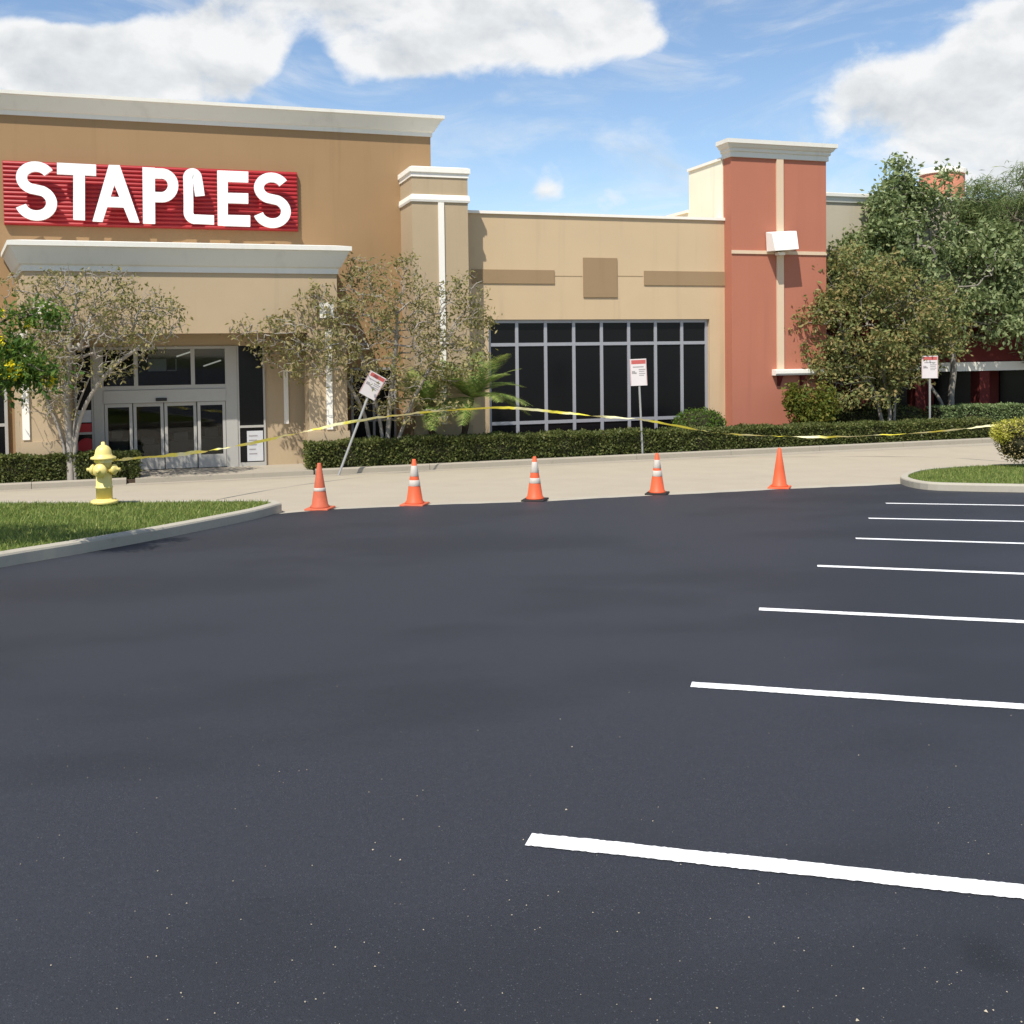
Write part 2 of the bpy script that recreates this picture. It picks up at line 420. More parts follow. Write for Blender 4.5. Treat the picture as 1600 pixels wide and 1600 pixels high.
M['drytwig'] = leaf_mat('dry bush leaf', srgb(120, 108, 66), srgb(152, 138, 92), srgb(176, 160, 118), .3)
M['croton'] = leaf_mat('croton leaf', srgb(84, 92, 36), srgb(116, 112, 46), srgb(74, 96, 40), .3)
M['palm'] = leaf_mat('palm leaflet', srgb(92, 122, 56), srgb(126, 150, 76), srgb(170, 174, 104), .3, .4)
M['grass'] = leaf_mat('grass blade', srgb(90, 112, 52), srgb(122, 140, 70), srgb(160, 162, 98), .35)
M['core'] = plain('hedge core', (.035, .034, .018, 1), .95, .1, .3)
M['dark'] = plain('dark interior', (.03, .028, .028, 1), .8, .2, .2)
M['interior'] = plain('interior grey', (.34, .33, .32, 1), .7, .2, .15)
M['redprint'] = plain('poster red', (.42, .03, .035, 1), .5, .3, .2)
M['paper'] = plain('paper', (.55, .55, .56, 1), .6, .3, .1)
M['redshade'] = stucco('red stucco with painted shade', srgb(104, 46, 43), .1, .1)  # red darkened in the colour to carry the arcade's shade
def clear_glass():
    m = bpy.data.materials.new('tinted door glass'); m.use_nodes = True; nt = m.node_tree; nt.nodes.clear()
    o = nt.nodes.new('ShaderNodeOutputMaterial'); t = nt.nodes.new('ShaderNodeBsdfTransparent'); t.inputs[0].default_value = (.62, .64, .63, 1)
    g = nt.nodes.new('ShaderNodeBsdfGlossy'); g.inputs['Roughness'].default_value = .03; g.inputs[0].default_value = (.8, .8, .8, 1)
    f = nt.nodes.new('ShaderNodeFresnel'); f.inputs[0].default_value = 1.5
    x = nt.nodes.new('ShaderNodeMixShader'); nt.links.new(f.outputs[0], x.inputs[0]); nt.links.new(t.outputs[0], x.inputs[1]); nt.links.new(g.outputs[0], x.inputs[2])
    nt.links.new(x.outputs[0], o.inputs[0]); return m
M['glass'] = clear_glass()
def lamp_mat():
    m, nt, b = base_mat('ceiling tube', .5); b.inputs['Emission Color'].default_value = (1, .97, .9, 1); b.inputs['Emission Strength'].default_value = 0.5
    return m
M['tube'] = lamp_mat()

# ------------------------------------------------------------------ the ground
def lerp(a, b, t): return a+(b-a)*t
KY = 27.3                    # kerb line in front of the planting
EDGE_PX = [(440, 803), (500, 797), (650, 790.5), (836, 784), (1026, 774.5), (1218, 765), (1330, 760), (1400, 757)]
EDGE = [lot(*p) for p in EDGE_PX]
dl = (EDGE[-1]-EDGE[0]); dl.normalize()
def ext(p, k):
    q = p+dl*k; return Vector((q.x, q.y, lotz(q.x, q.y)))
EDGE = [ext(EDGE[0], -45), ext(EDGE[0], -12)]+EDGE+[ext(EDGE[-1], 10), ext(EDGE[-1], 50)]
def edge_y(x):
    for a, b in zip(EDGE, EDGE[1:]):
        if a.x <= x <= b.x: return lerp(a.y, b.y, (x-a.x)/(b.x-a.x))
    return EDGE[0].y if x < EDGE[0].x else EDGE[-1].y
def lane_z(x, y):
    ey = edge_y(x); t = min(max((y-ey)/(KY-ey), 0), 1)
    return lerp(lotz(x, ey)-.012, -.13, t) + .004*t
def strip(name, mat, xs, y0f, y1f, zf, rows, kind='structure', skirt=.5):
    m = MB(); vs = []; n = len(xs)
    for j in range(rows+1):
        for x in xs:
            y = lerp(y0f(x), y1f(x), j/rows); vs.append((x, y, zf(x, y)))
    fs = [(j*n+i, j*n+i+1, (j+1)*n+i+1, (j+1)*n+i) for j in range(rows) for i in range(n-1)]
    m.add(vs, fs)
    return tag(m.build(name, mat), kind=kind)
XS = sorted(set([-42, -30, -20, -14, -10, -6, -3, 0, 3, 6, 9, 12, 15, 18, 22, 26, 30, 36, 44, 52]+[e.x for e in EDGE if -42 < e.x < 52]))
XL = sorted(set(XS+[round(-4+.22*i, 3) for i in range(110)]))
def lot_edge(x): return edge_y(x)+.05+.03*math.sin(x*1.7)+.018*math.sin(x*4.3+1)+.012*math.sin(x*9.1+2)
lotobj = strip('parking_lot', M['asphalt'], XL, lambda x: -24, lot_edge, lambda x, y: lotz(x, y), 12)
strip('drive_lane', M['lane'], XS, edge_y, lambda x: KY+.05, lane_z, 10)
# concrete gutter strip between asphalt and lane
gut = [e for e in EDGE]
m = MB()
for a, b in zip(gut, gut[1:]):
    w = .42
    m.add([(a.x, a.y-.02, lotz(a.x, a.y)-.008), (b.x, b.y-.02, lotz(b.x, b.y)-.008), (b.x, b.y+w, lane_z(b.x, b.y+w)+.006), (a.x, a.y+w, lane_z(a.x, a.y+w)+.006)], [(0, 1, 2, 3)])
tag(m.build('gutter_strip', M['kerb']), kind='structure')
def terrain():
    m = MB(); g = [-900, -300, -120, -60, -42, -20, 0, 20, 40, 52, 70, 120, 300, 900]; h = [-900, -200, -80, -24, 0, 10, 16, 18, 22, 27.2, 27.5, 34, 60, 150, 400, 1500]
    vs = []
    for y in h:
        for x in g:
            cx_ = min(max(x, -42), 52)
            if y <= 18: z = min(max(lotz(cx_, min(max(y, -24), 16)), -2.2), 2.4)-.35
            elif y < 27.4: z = lane_z(cx_, y)-.4
            else: z = -.3
            vs.append((x, y, z))
    n = len(g)
    m.add(vs, [(j*n+i, j*n+i+1, (j+1)*n+i+1, (j+1)*n+i) for j in range(len(h)-1) for i in range(n-1)])
    tag(m.build('ground', M['terrain']), kind='structure')
terrain()
# planting bed / walkway level
m = MB(); m.box(-40, 60, KY+.14, 34, -.25, -.02); tag(m.build('planting_bed', M['soil']), kind='structure')
XW0, XW1 = X(212, KY+.5, 745), X(486, KY+.5, 740)
m = MB(); m.box(XW0, XW1, KY+.02, 32.5, -.2, .0); tag(m.build('entrance_walkway', M['walk']), kind='structure')
KP = [(-.02, -.25), (-.02, -.035), (0, -.01), (.03, 0), (.15, 0), (.15, -.25)]
def kerb_run(name, path, h=.13):
    prof = [(0, -.2), (0, h-.03), (-.012, h-.008), (-.035, h), (-.16, h), (-.16, -.2)]
    m = MB(); m.sweep(prof, path); return tag(m.build(name, M['walk'] if name == 'kerb' else M['kerb']), kind='structure')
# kerb segments along the planting, with open joints
def straight_kerb(x0, x1):
    x = x0
    par = None
    while x < x1-.05:
        e = min(x+3.0, x1)
        kerb_run('kerb', [(x+.006, KY, -.13), (e-.006, KY, -.13)], .16)
        x = e
straight_kerb(-30, XW0-.2); straight_kerb(XW1+.05, 45)
m = MB()
for x in range(-30, 45, 3):
    m.add([(x, KY-.55, lane_z(x, KY-.55)+.004), (x+3, KY-.55, lane_z(x+3, KY-.55)+.004), (x+3, KY+.02, lane_z(x+3, KY+.02)+.004), (x, KY+.02, lane_z(x, KY+.02)+.004)], [(0, 1, 2, 3)])
tag(m.build('gutter_strip', M['walk']), kind='structure')
# flush dropped kerb at the entrance
kerb_run('kerb', [(XW0-.19, KY, -.13), (XW1+.04, KY, -.13)], .02)

# left island with hydrant
def spath(px, dz=0): 
    out = []
    for p in px:
        q = lot(*p); out.append((q.x, q.y, q.z+dz))
    return out
def smooth_path(P, n=4):
    P = [Vector(p) for p in P]; out = []
    for i in range(len(P)-1):
        p0 = P[max(i-1, 0)]; p1 = P[i]; p2 = P[i+1]; p3 = P[min(i+2, len(P)-1)]
        for k in range(n):
            t = k/n
            out.append(.5*((2*p1)+(p2-p0)*t+(2*p0-5*p1+4*p2-p3)*t*t+(3*p1-p0-3*p2+p3)*t**3))
    out.append(P[-1]); return out
L0 = spath([(-900, 1035), (-420, 965), (0, 887), (110, 868), (220, 848), (330, 826), (400, 811), (432, 802)])
pe = Vector(L0[-1])
back = [lot(440, 799), lot(424, 795), lot(370, 794.5)]
bp = [(p.x, p.y, p.z) for p in back]
q0 = lot(60, 797); q1 = lot(-700, 800)
LPATH = smooth_path([Vector(p) for p in L0]+[Vector(p) for p in bp]+[q0, q1], 4)
# the path runs left-to-right along the front, so 'out' (right of travel) faces the asphalt
kerb_run('island_kerb', [tuple(p) for p in LPATH], .15)
def inset_poly(P, d):
    out = []
    for i, p in enumerate(P):
        a = P[max(i-1, 0)]; b = P[min(i+1, len(P)-1)]; t = Vector((b.x-a.x, b.y-a.y)).normalized()
        out.append(Vector((p.x-t.y*d, p.y+t.x*d)))
    return out
LIS = inset_poly(LPATH, .16)
def lawn(name, poly, dz):
    m = MB(); m.add([(p.x, p.y, lotz(p.x, p.y)+dz) for p in poly], [tuple(range(len(poly)))])
    return tag(m.build(name, M['turf']), kind='structure')
lawn('island_lawn', LIS, .125)
# right island
R0 = [lot(1900, 742), lot(1600, 744), lot(1480, 749), lot(1425, 752), lot(1406, 755.5), lot(1418, 761), lot(1450, 765.5), lot(1520, 768), lot(1600, 769.5), lot(1800, 774), lot(2100, 782)]
RB = [lot(2100, 728), lot(1800, 729), lot(1600, 733), lot(1500, 737), lot(1435, 743), lot(1408, 752), lot(1414, 759), lot(1450, 765.5), lot(1520, 768), lot(1600, 769.5), lot(1800, 774), lot(2100, 782)]
RPATH = smooth_path(RB, 4)
kerb_run('island_kerb', [(p.x, p.y, p.z) for p in RPATH], .15)
RIS = inset_poly(RPATH, .16)
lawn('island_lawn', RIS, .125)

def in_poly(x, y, P):
    c = False; j = len(P)-1
    for i in range(len(P)):
        if (P[i].y > y) != (P[j].y > y) and x < (P[j].x-P[i].x)*(y-P[i].y)/(P[j].y-P[i].y)+P[i].x: c = not c
        j = i
    return c
def blades(name, poly, bounds, n, seed, label, h0=.03, h1=.075):
    rng = random.Random(seed); vs = []; fs = []; k = 0
    while k < n:
        x = rng.uniform(bounds[0], bounds[1]); y = rng.uniform(bounds[2], bounds[3])
        if not in_poly(x, y, poly): continue
        z = lotz(x, y)+.12; h = rng.uniform(h0, h1); a = rng.uniform(0, 6.28); w = rng.uniform(.006, .012)
        lx, ly = rng.gauss(0, .03), rng.gauss(0, .03); c, s_ = math.cos(a)*w, math.sin(a)*w
        o = len(vs); vs += [(x-c, y-s_, z), (x+c, y+s_, z), (x+lx, y+ly, z+h)]; fs.append((o, o+1, o+2)); k += 1
    m = MB(); m.v = vs; m.f = fs
    return tag(m.build(name, M['grass']), label, 'grass', kind='stuff')
bx = [p.x for p in LIS]; by = [p.y for p in LIS]
blades('grass', LIS, (-7.5, max(bx), min(by), max(by)), 42000, 1, 'short green grass on the kerbed island with the yellow hydrant')
bx = [p.x for p in RIS]; by = [p.y for p in RIS]
blades('grass', RIS, (min(bx), 26, min(by), max(by)), 30000, 2, 'short green grass on the kerbed island at the right edge')

# painted stall lines
for (x0, y0, x1, y1) in [(826, 1312, 1600, 1395), (1080, 1070, 1600, 1105), (1186, 952, 1600, 972), (1277, 884.5, 1600, 897), (1337, 841.5, 1600, 849.5), (1357, 810, 1600, 815), (1384, 786.5, 1600, 790)]:
    a, b = lot(x0, y0), lot(x1, y1); d = (b-a).normalized(); b = a+d*5.6
    s = Vector((d.y, -d.x, 0)).normalized()*.062
    m = MB(); N_ = 420; vs = []; rng = random.Random(int(x0))
    for i in range(N_+1):
        p = a.lerp(b, i/N_)
        for sg in (-1, 1):
            q = p+s*sg*(1+rng.uniform(-.06, .06)+.04*math.sin(i*.11+sg)); vs.append((q.x, q.y, lotz(q.x, q.y)+.004))
    m.add(vs, [(2*i, 2*i+2, 2*i+3, 2*i+1) for i in range(N_)])
    m.build('parking_stripe', M['paintline'], lotobj)
# grit and leaf crumbs on the new surface
def crumbs():
    rng = random.Random(9); m = MB()
    for i in range(300):
        px, py = rng.uniform(-60, 1660), 780+ (rng.random()**.55)*860
        p = lot(px, py, .004); r = rng.uniform(.0016, .0038)*(1.0 if rng.random() < .95 else 1.7)
        a = rng.uniform(0, 6.28)
        vs = [p+Vector((math.cos(a+k*2.09)*r*rng.uniform(.7, 1.4), math.sin(a+k*2.09)*r*rng.uniform(.7, 1.4), 0)) for k in range(3)]+[p+Vector((0, 0, r*.9))]
        m.add(vs, [(0, 1, 3), (1, 2, 3), (2, 0, 3), (0, 2, 1)])
    tag(m.build('grit', plain('grit', (.42, .36, .27, 1), .8, .3, .5, 3)), 'pale grit and leaf crumbs scattered over the dark asphalt', 'grit', kind='stuff')
crumbs()

# ------------------------------------------------------------------ buildings
PF, BW, WY, PIER = 28.0, 31.3, 30.55, 29.78        # portico front, brown wall, wing wall, pier front
COR = [(0, 0), (.04, 0), (.05, .11), (.10, .14), (.31, .46), (.36, .47), (.36, .56), (0, .60)]
def store():
    xr = X(673, BW, 250); xl = X(5, BW)-7.5; top = Z(672, 214, BW)
    t = thing('store_building', (xl, BW, 0), 'large brown stucco store with pale cornice and a projecting entrance portico', 'building')
    m = MB(); m.box(xl, xr, BW, BW+22, -.3, top)
    w = m.build('wall', M['brown'], t)
    ch = Z(690, 178, BW-.45)-top
    prof = [(o, u*ch/.58) for o, u in COR]
    m = MB(); m.sweep(prof, [(xl, BW+22, top), (xl, BW, top), (xr, BW, top), (xr, BW+22, top)])
    m.build('cornice', M['trim'], t)
    m = MB(); m.box(xl+.05, xr-.05, BW+.05, BW+21.9, top+.02, top+ch-.06); m.build('roof', M['grey'], t)
    # corner pier with two caps and a pale centre strip
    a, b = X(645, PIER, 400), X(732, PIER, 400); zt = Z(690, 262, PIER)
    m = MB(); m.box(a, b, PIER, BW+.6, -.2, zt-.28); p = m.build('pier', M['tan'], t)
    m = MB()
    m.sweep([(0, 0), (.03, 0), (.03, .10), (.07, .13), (.07, .27), (0, .29)], [(a, BW+.6, zt-.28), (a, PIER, zt-.28), (b, PIER, zt-.28), (b, BW+.6, zt-.28)])
    m.box(a, b, PIER, BW+.6, zt-.279, zt+.02)
    m.build('cap', M['trimbright'], p)
    z2 = Z(690, 316, PIER)
    m = MB(); m.sweep([(.003, 0), (.04, .0), (.055, .06), (.04, .19), (.003, .21)], [(a, BW+.6, z2), (a, PIER, z2), (b, PIER, z2), (b, BW+.6, z2)]); m.build('moulding', M['trimbright'], p)
    xc = (a+b)/2+.02
    m = MB(); m.box(xc-.085, xc+.085, PIER-.045, PIER-.002, .9, z2-.01); m.build('centre_strip', M['trimbright'], p)
    m = MB(); m.box(a-.05, b+.05, PIER-.05, BW, -.1, .85); m.build('plinth', M['tan'], p)
    # window between portico and pier
    x0, x1 = X(548, BW, 650), a-.25
    win = framed_window(t, 'window', x0, x1, BW-.06, .12, 2.55, [0, .5, 1], [0, .36, 1], .07, M['alu'], M['darkglass'])
    # portico
    x0, x1 = X(38, PF, 480), X(527, PF, 480); zb = Z(300, 521, PF); zc = Z(300, 426, PF); zt = Z(300, 378, PF-.45)
    m = MB()
    m.add([(x0, PF, zb), (x1, PF, zb), (x1, BW, zb), (x0-.55, BW, zb), (x0-.05, PF+.25, zb), (x0, PF, zc), (x1, PF, zc), (x1, BW, zc), (x0-.55, BW, zc), (x0-.05, PF+.25, zc)],
          [(4, 3, 2, 1, 0), (5, 6, 7, 8, 9), (0, 1, 6, 5), (1, 2, 7, 6), (3, 4, 9, 8), (4, 0, 5, 9), (2, 3, 8, 7)])
    po = m.build('portico', M['tan'], t)
    ch = zt-zc
    m = MB(); pr = [(o*.98, u*ch/.58) for o, u in COR]
    m.sweep(pr, [(x0-.55, BW-.01, zc), (x0, PF, zc), (x1, PF, zc), (x1, BW-.01, zc)])
    m.add([(x0, PF+.02, zt), (x1-.02, PF+.02, zt), (x1-.02, BW-.02, zt), (x0-.5, BW-.02, zt), (x0-.04, PF+.3, zt)], [(0, 1, 2, 3, 4)])
    m.build('canopy_cornice', M['trim'], po)
    # portico piers
    for (pa, pb, cut) in ((X(31, PF-.12, 640), X(108, PF-.12, 640), True), (X(483, PF-.12, 640), X(543, PF-.12, 640), False)):
        m = MB()
        if cut: 
            m.add([(pa, PF-.12, -.1), (pb, PF-.12, -.1), (pb, PF+.75, -.1), (pa-.22, PF+.75, -.1), (pa-.10, PF+.25, -.1),
                   (pa, PF-.12, zb+.1), (pb, PF-.12, zb+.1), (pb, PF+.75, zb+.1), (pa-.22, PF+.75, zb+.1), (pa-.10, PF+.25, zb+.1)],
                  [(4, 3, 2, 1, 0), (5, 6, 7, 8, 9), (0, 1, 6, 5), (1, 2, 7, 6), (2, 3, 8, 7), (3, 4, 9, 8), (4, 0, 5, 9)])
        else: m.box(pa, pb, PF-.12, PF+.75, -.1, zb+.1)
        pp = m.build('portico_pier', M['tan'], po)
        c = pa+.13 if cut else (pa+pb)/2+.03
        m = MB(); m.box(c-.08, c+.08, PF-.165, PF-.122, 1.0, zb+.08); m.build('centre_strip', M['trimbright'], pp)
        m = MB(); m.box(pa-.05, pb+.05, PF-.17, PF+.8, -.1, .95) if not cut else m.box(pa+.0, pb+.04, PF-.17, PF+.79, -.1, .95)
        m.build('plinth', M['tan'], pp)
        m = MB(); e = (pa+pb)/2; m.box(e-.18, e+.18, PF-.17, PF-.118, zb+.38, zb+.78); m.build('tile', M['trimbright'], pp)
    # recessed entrance front
    DY = 29.2
    xd0, xd1 = X(147, DY, 650), X(371, DY, 650)
    xg1 = X(415, DY, 650); xw = X(543, PF, 640)-.1
    zs = zb
    m = MB()
    m.box(xg1, xw, DY+.02, BW, 0, zs)                                  # tan wall right of the doors
    m.box(x0-.4, X(118, DY, 650), DY+.02, BW, 0, zs)                   # left of the doors
    m.box(X(118, DY, 650), xg1, DY-.02, DY+.25, Z(300, 541, DY), zs)   # beam over the transom
    m.build('entrance_wall', M['tan'], t)
    m = MB(); c = X(447, DY, 620); m.box(c-.06, c+.06, DY-.03, DY+.018, 1.1, 2.55); m.build('wall_strip', M['trimbright'], t)
    # door set
    ztop = Z(300, 541, DY); zh0 = Z(300, 628, DY); zh1 = Z(300, 601, DY)
    d = MB()
    def bar(xa, xb, za, zb_, y0=DY-.06, y1=DY+.06): d.box(xa, xb, y0, y1, za, zb_)
    xL = X(163, DY, 650); xR = X(353, DY, 650)
    bar(xd0, xL, 0, ztop); bar(xR, xd1, 0, ztop)
    bar(xL, xR, zh1-.11, zh1, DY-.05, DY+.05); bar(xL, xR, zh0+.01, zh1-.115, DY-.09, DY+.05)
    bar(xL, xR, ztop-.07, ztop-.003)
    xm1, xm2 = X(212, DY, 570), X(301, DY, 570)
    for q in (xm1, xm2): bar(q-.05, q+.05, zh1+.001, ztop-.071, DY-.045, DY+.045)
    fr = d.build('door_frame', M['alubright'], t)
    edges = [xL, X(208.5, DY, 680), X(257, DY, 680), X(308.5, DY, 680), xR]
    for i in range(4):
        a_, b_ = edges[i]+.012, edges[i+1]-.012; y = DY-.03 if i in (0, 3) else DY+.035
        m = MB(); st = .075
        m.box(a_, a_+st, y-.025, y+.025, .02, zh0); m.box(b_-st, b_, y-.025, y+.025, .02, zh0)
        m.box(a_+st, b_-st, y-.025, y+.025, .02, .36); m.box(a_+st, b_-st, y-.025, y+.025, zh0-.09, zh0)
        dr = m.build('sliding_door' if i in (1, 2) else 'side_light', M['alubright'], t)
        m = MB(); m.box(a_+st+.002, b_-st-.002, y-.006, y+.006, .362, zh0-.092); m.build('pane', M['glass'], dr)
    for (a_, b_) in ((xL, xm1-.05), (xm1+.05, xm2-.05), (xm2+.05, xR)):
        m = MB(); m.box(a_+.003, b_-.003, DY-.006, DY+.006, zh1+.003, ztop-.074); m.build('pane', M['glass'], fr)
    c = X(252, DY, 622); m = MB(); m.bevbox(c-.14, c+.14, DY-.14, DY-.092, zh0+.05, zh0+.13, .012); m.build('motion_sensor', M['black'], fr)
    # notice in the transom
    a_, b_ = X(231, DY, 570), X(276, DY, 570)
    m = MB(); m.box(a_, (a_+b_)/2+.1, DY+.012, DY+.018, Z(250, 580, DY), Z(250, 561, DY)); m.box((a_+b_)/2+.12, b_, DY+.012, DY+.018, Z(250, 580, DY), Z(250, 580, DY)+.03); m.box(b_-.03, b_, DY+.012, DY+.018, Z(250, 580, DY)+.031, Z(250, 561, DY)); m.build('notice', M['paper'], fr)
    # glazed strip right of the doors with a poster, and one at the left with a red poster
    def glazed(xa, xb, rail):
        m = MB(); m.box(xa, xa+.05, DY-.04, DY+.04, 0, ztop-.005); m.box(xb-.05, xb, DY-.04, DY+.04, 0, ztop-.005)
        m.box(xa+.05, xb-.05, DY-.04, DY+.04, rail, rail+.06); m.box(xa+.05, xb-.05, DY-.04, DY+.04, 0, .1)
        f = m.build('glazed_strip', M['alubright'], t)
        m = MB(); m.box(xa+.052, xb-.052, DY-.008, DY+.008, rail+.062, ztop-.006); m.build('pane', M['darkglass'], f)
        m = MB(); m.box(xa+.052, xb-.052, DY-.008, DY+.008, .102, rail-.002); m.build('pane', M['darkglass'], f)
        return f
    f = glazed(xd1+.004, xg1-.004, Z(390, 668, DY))
    a_, b_ = X(386, DY, 690), X(411, DY, 690)
    m = MB(); m.box(a_, b_, DY-.022, DY-.01, Z(400, 720, DY), Z(400, 673, DY)); m.build('poster', M['paper'], f)
    m = MB()
    rng = random.Random(5)
    for k in range(5):
        zz = Z(400, 680+k*7, DY); m.box(a_+.05, b_-.05-rng.uniform(0, .15), DY-.026, DY-.0225, zz-.025, zz+.005)
    m.build('print', M['printgrey'], f)
    f = glazed(X(118, DY, 680)+.004, xd0-.004, Z(130, 679, DY))
    a_, b_ = X(122, DY, 690), X(144, DY, 690)
    m = MB(); m.box(a_, b_, DY-.02, DY-.01, Z(130, 676, DY), Z(130, 662, DY)); m.build('red_band', M['redprint'], f)
    m = MB(); m.box(a_, b_, DY-.02, DY-.01, Z(130, 660, DY), Z(130, 641, DY)); m.build('poster', M['paper'], f)
    m = MB(); m.lathe([(.0, 0), (.24, .001), (.24, .012), (0, .013)], (X(136, DY, 700), DY-.01, Z(136, 699, DY)), 20, (0, -1, 0)); m.build('red_disc', M['redprint'], f)
    # room behind the doors
    a_, b_ = X(118, DY, 650), xg1
    m = MB()
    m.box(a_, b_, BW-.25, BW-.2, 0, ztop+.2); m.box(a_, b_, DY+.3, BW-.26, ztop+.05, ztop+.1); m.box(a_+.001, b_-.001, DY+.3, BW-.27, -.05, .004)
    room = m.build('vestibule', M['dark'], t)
    for (pxa, pxb, h, yy) in ((168, 200, 1.0, 30.2), (215, 250, .75, 30.6), (266, 303, .9, 30.0), (315, 350, .95, 30.4)):
        a2, b2 = X(pxa, yy, 690), X(pxb, yy, 690)
        m = MB(); m.bevbox(a2, b2, yy, yy+.4, .0, h*.75, .02); m.box(a2+.1, b2-.15, yy+.1, yy+.3, h*.75+.002, h); m.build('counter', M['interior'], room)
    for (pxa, pya, pxb, pyb) in ((276, 557, 297, 550), (318, 572, 345, 563)):
        p0, p1 = on_y(pxa, pya, 30.4), on_y(pxb, pyb, 30.2)
        m = MB(); m.tube([p0, p1], .02, 6); m.build('ceiling_tube', M['tube'], room)
    # side window seen past the left pier
    framed_window(t, 'window', X(0, BW, 650)-1.9, X(13, BW, 650), BW-.06, .3, 2.9, [0, .33, .66, 1], [0, .34, 1], .08, M['alubright'], M['darkglass'])
    return t
def framed_window(parent, name, x0, x1, y, z0, z1, cols, rows, w, fm, gm):
    m = MB(); xs = [lerp(x0, x1, c) for c in cols]; zs = [lerp(z0, z1, r) for r in rows]
    cx_ = []; 
    for i, x in enumerate(xs):
        a = x if i == 0 else (x-w if i == len(xs)-1 else x-w/2); cx_.append((a, a+w)); m.box(a, a+w, y-.05, y+.05, z0, z1)
    rz = []
    for j, z in enumerate(zs):
        a = z if j == 0 else (z-w if j == len(zs)-1 else z-w/2); rz.append((a, a+w))
        for i in range(len(xs)-1): m.box(cx_[i][1], cx_[i+1][0], y-.044, y+.044, a, a+w)
    f = m.build(name, fm, parent)
    for i in range(len(xs)-1):
        for j in range(len(zs)-1):
            m = MB(); m.box(cx_[i][1]+.001, cx_[i+1][0]-.001, y-.012, y+.006, rz[j][1]+.001, rz[j+1][0]-.001); m.build('pane', gm, f)
    return f
store_t = store()

def wing():
    x0, x1 = X(732, WY, 400)-.25, X(1143, WY, 500)+.3; zt = Z(900, 338, WY)
    wx0, wx1 = X(764, WY, 560), X(1109, WY, 560); wz1 = Z(930, 499, WY); wz0 = .12
    t = thing('wing_building', (x0, WY, 0), 'low sand coloured shop wing with a wide dark glass window wall', 'building')
    m = MB(); B = WY+.35
    m.box(x0, wx0, WY, B, -.3, zt); m.box(wx1, x1, WY, B, -.3, zt); m.box(wx0, wx1, WY, B, wz1, zt); m.box(wx0, wx1, WY, B, -.3, wz0)
    m.box(x0, x1, B, WY+21, -.3, zt-.3)
    m.build('wall', M['wing'], t)
    m = MB(); m.box(x0-.02, x1, WY-.06, WY+.42, zt, zt+.085); m.build('coping', M['trimbright'], t)
    def z(px, py): return Z(px, py, WY)
    for k, (a, b, c, d) in enumerate(((737, 866, 421.5, 443), (1006, 1139, 424, 446), (911, 964, 403, 464.5))):
        m = MB(); m.box(X(a, WY, 430), X(b, WY, 430), WY-.035 if k == 2 else WY-.03, WY-.001, z((a+b)/2, d), z((a+b)/2, c))
        m.build('panel' if k == 2 else 'band', M['band'], t)
    # score line joining panel and bands, and a hairline control joint
    m = MB(); m.box(X(867, WY, 430), X(910, WY, 430), WY-.006, WY-.001, z(890, 432), z(890, 431)); m.build('score_line', M['band'], t); m = MB(); m.box(X(965, WY, 430), X(1005, WY, 430), WY-.006, WY-.001, z(985, 432), z(985, 431)); m.build('score_line', M['band'], t)
    cols = [i/8 for i in range(9)]
    zz = [wz0, Z(850, 660, WY), Z(930, 537, WY), wz1]; rows = [(q-wz0)/(wz1-wz0) for q in zz]
    framed_window(t, 'window', wx0+.002, wx1-.002, WY+.17, wz0+.002, wz1-.002, cols, rows, .10, M['alu'], M['darkglass'])
    m = MB(); m.box(wx0, wx1, WY+.36, WY+.5, wz0, wz1); m.build('blind', M['black'], t)
    return t
wing()

TY = 30.1
def tower():
    x0, x1 = X(1143, TY, 400), X(1291, TY, 400); zt = Z(1143, 245, TY)
    t = thing('red_tower', (x0, TY, 0), 'tall brick red stucco tower pier with stepped pale cornice', 'tower')
    m = MB(); m.box(x0, x1, TY, TY+.5, -.3, zt); m.build('wall', M['red'], t)
    k = (Z(1143, 215, TY-.25)-zt)/.6
    prof = [(.002, 0), (.06, 0), (.06, .17), (.11, .20), (.11, .29), (.17, .33), (.22, .42), (.27, .44), (.27, .58), (.002, .62)]
    m = MB(); m.sweep([(o, u*k) for o, u in prof], [(x0, TY+.5, zt), (x0, TY, zt), (x1, TY, zt), (x1, TY+.5, zt)])
    m.box(x0+.003, x1-.003, TY+.003, TY+.499, zt+.001, zt+.61*k); m.build('cornice', M['trim'], t)
    c = X(1218, TY, 400)
    m = MB(); m.box(c-.125, c+.125, TY-.06, TY-.001, Z(1218, 582, TY), zt-.004); m.build('centre_strip', M['strip'], t)
    zb = Z(1170, 394, TY)
    m = MB(); m.box(x0-.002, c-.127, TY-.035, TY-.001, zb-.055, zb+.055); m.box(c+.127, x1+.002, TY-.035, TY-.001, zb-.055, zb+.055); m.build('band', M['strip'], t)
    # cream parapet behind, facing the sun
    z1 = zt+.12; ya, yb, yc = TY+.42, on_x(1081, x0+.06), on_x(1035, x0+.06)
    p = thing('cream_parapet', (x0+.06, ya, 0), 'bright cream stepped parapet wall running back behind the red tower', 'wall')
    m = MB(); m.box(x0-.05, x1-.05, TY+.502, yb, 5.0, zt-.03); m.box(x0-.048, x1-.06, yb+.001, yc, 5.0, zt-1.42)
    m.build('wall', M['cream'], p)
    m = MB(); m.box(x0-.10, x1-.1, TY+.503, yb+.04, zt-.029, zt+.06); m.build('coping', M['trimbright'], p)
    m = MB(); m.box(x0-.10, x1-.1, yb+.042, yc+.05, zt-1.419, zt-1.32); m.build('coping', M['trimbright'], p)
    return t, x0, x1, zt, c
def on_x(px, xx):
    d = px_dir(px, 300); return xx/d.x*d.y
tow, tx0, tx1, tzt, tc_ = tower()
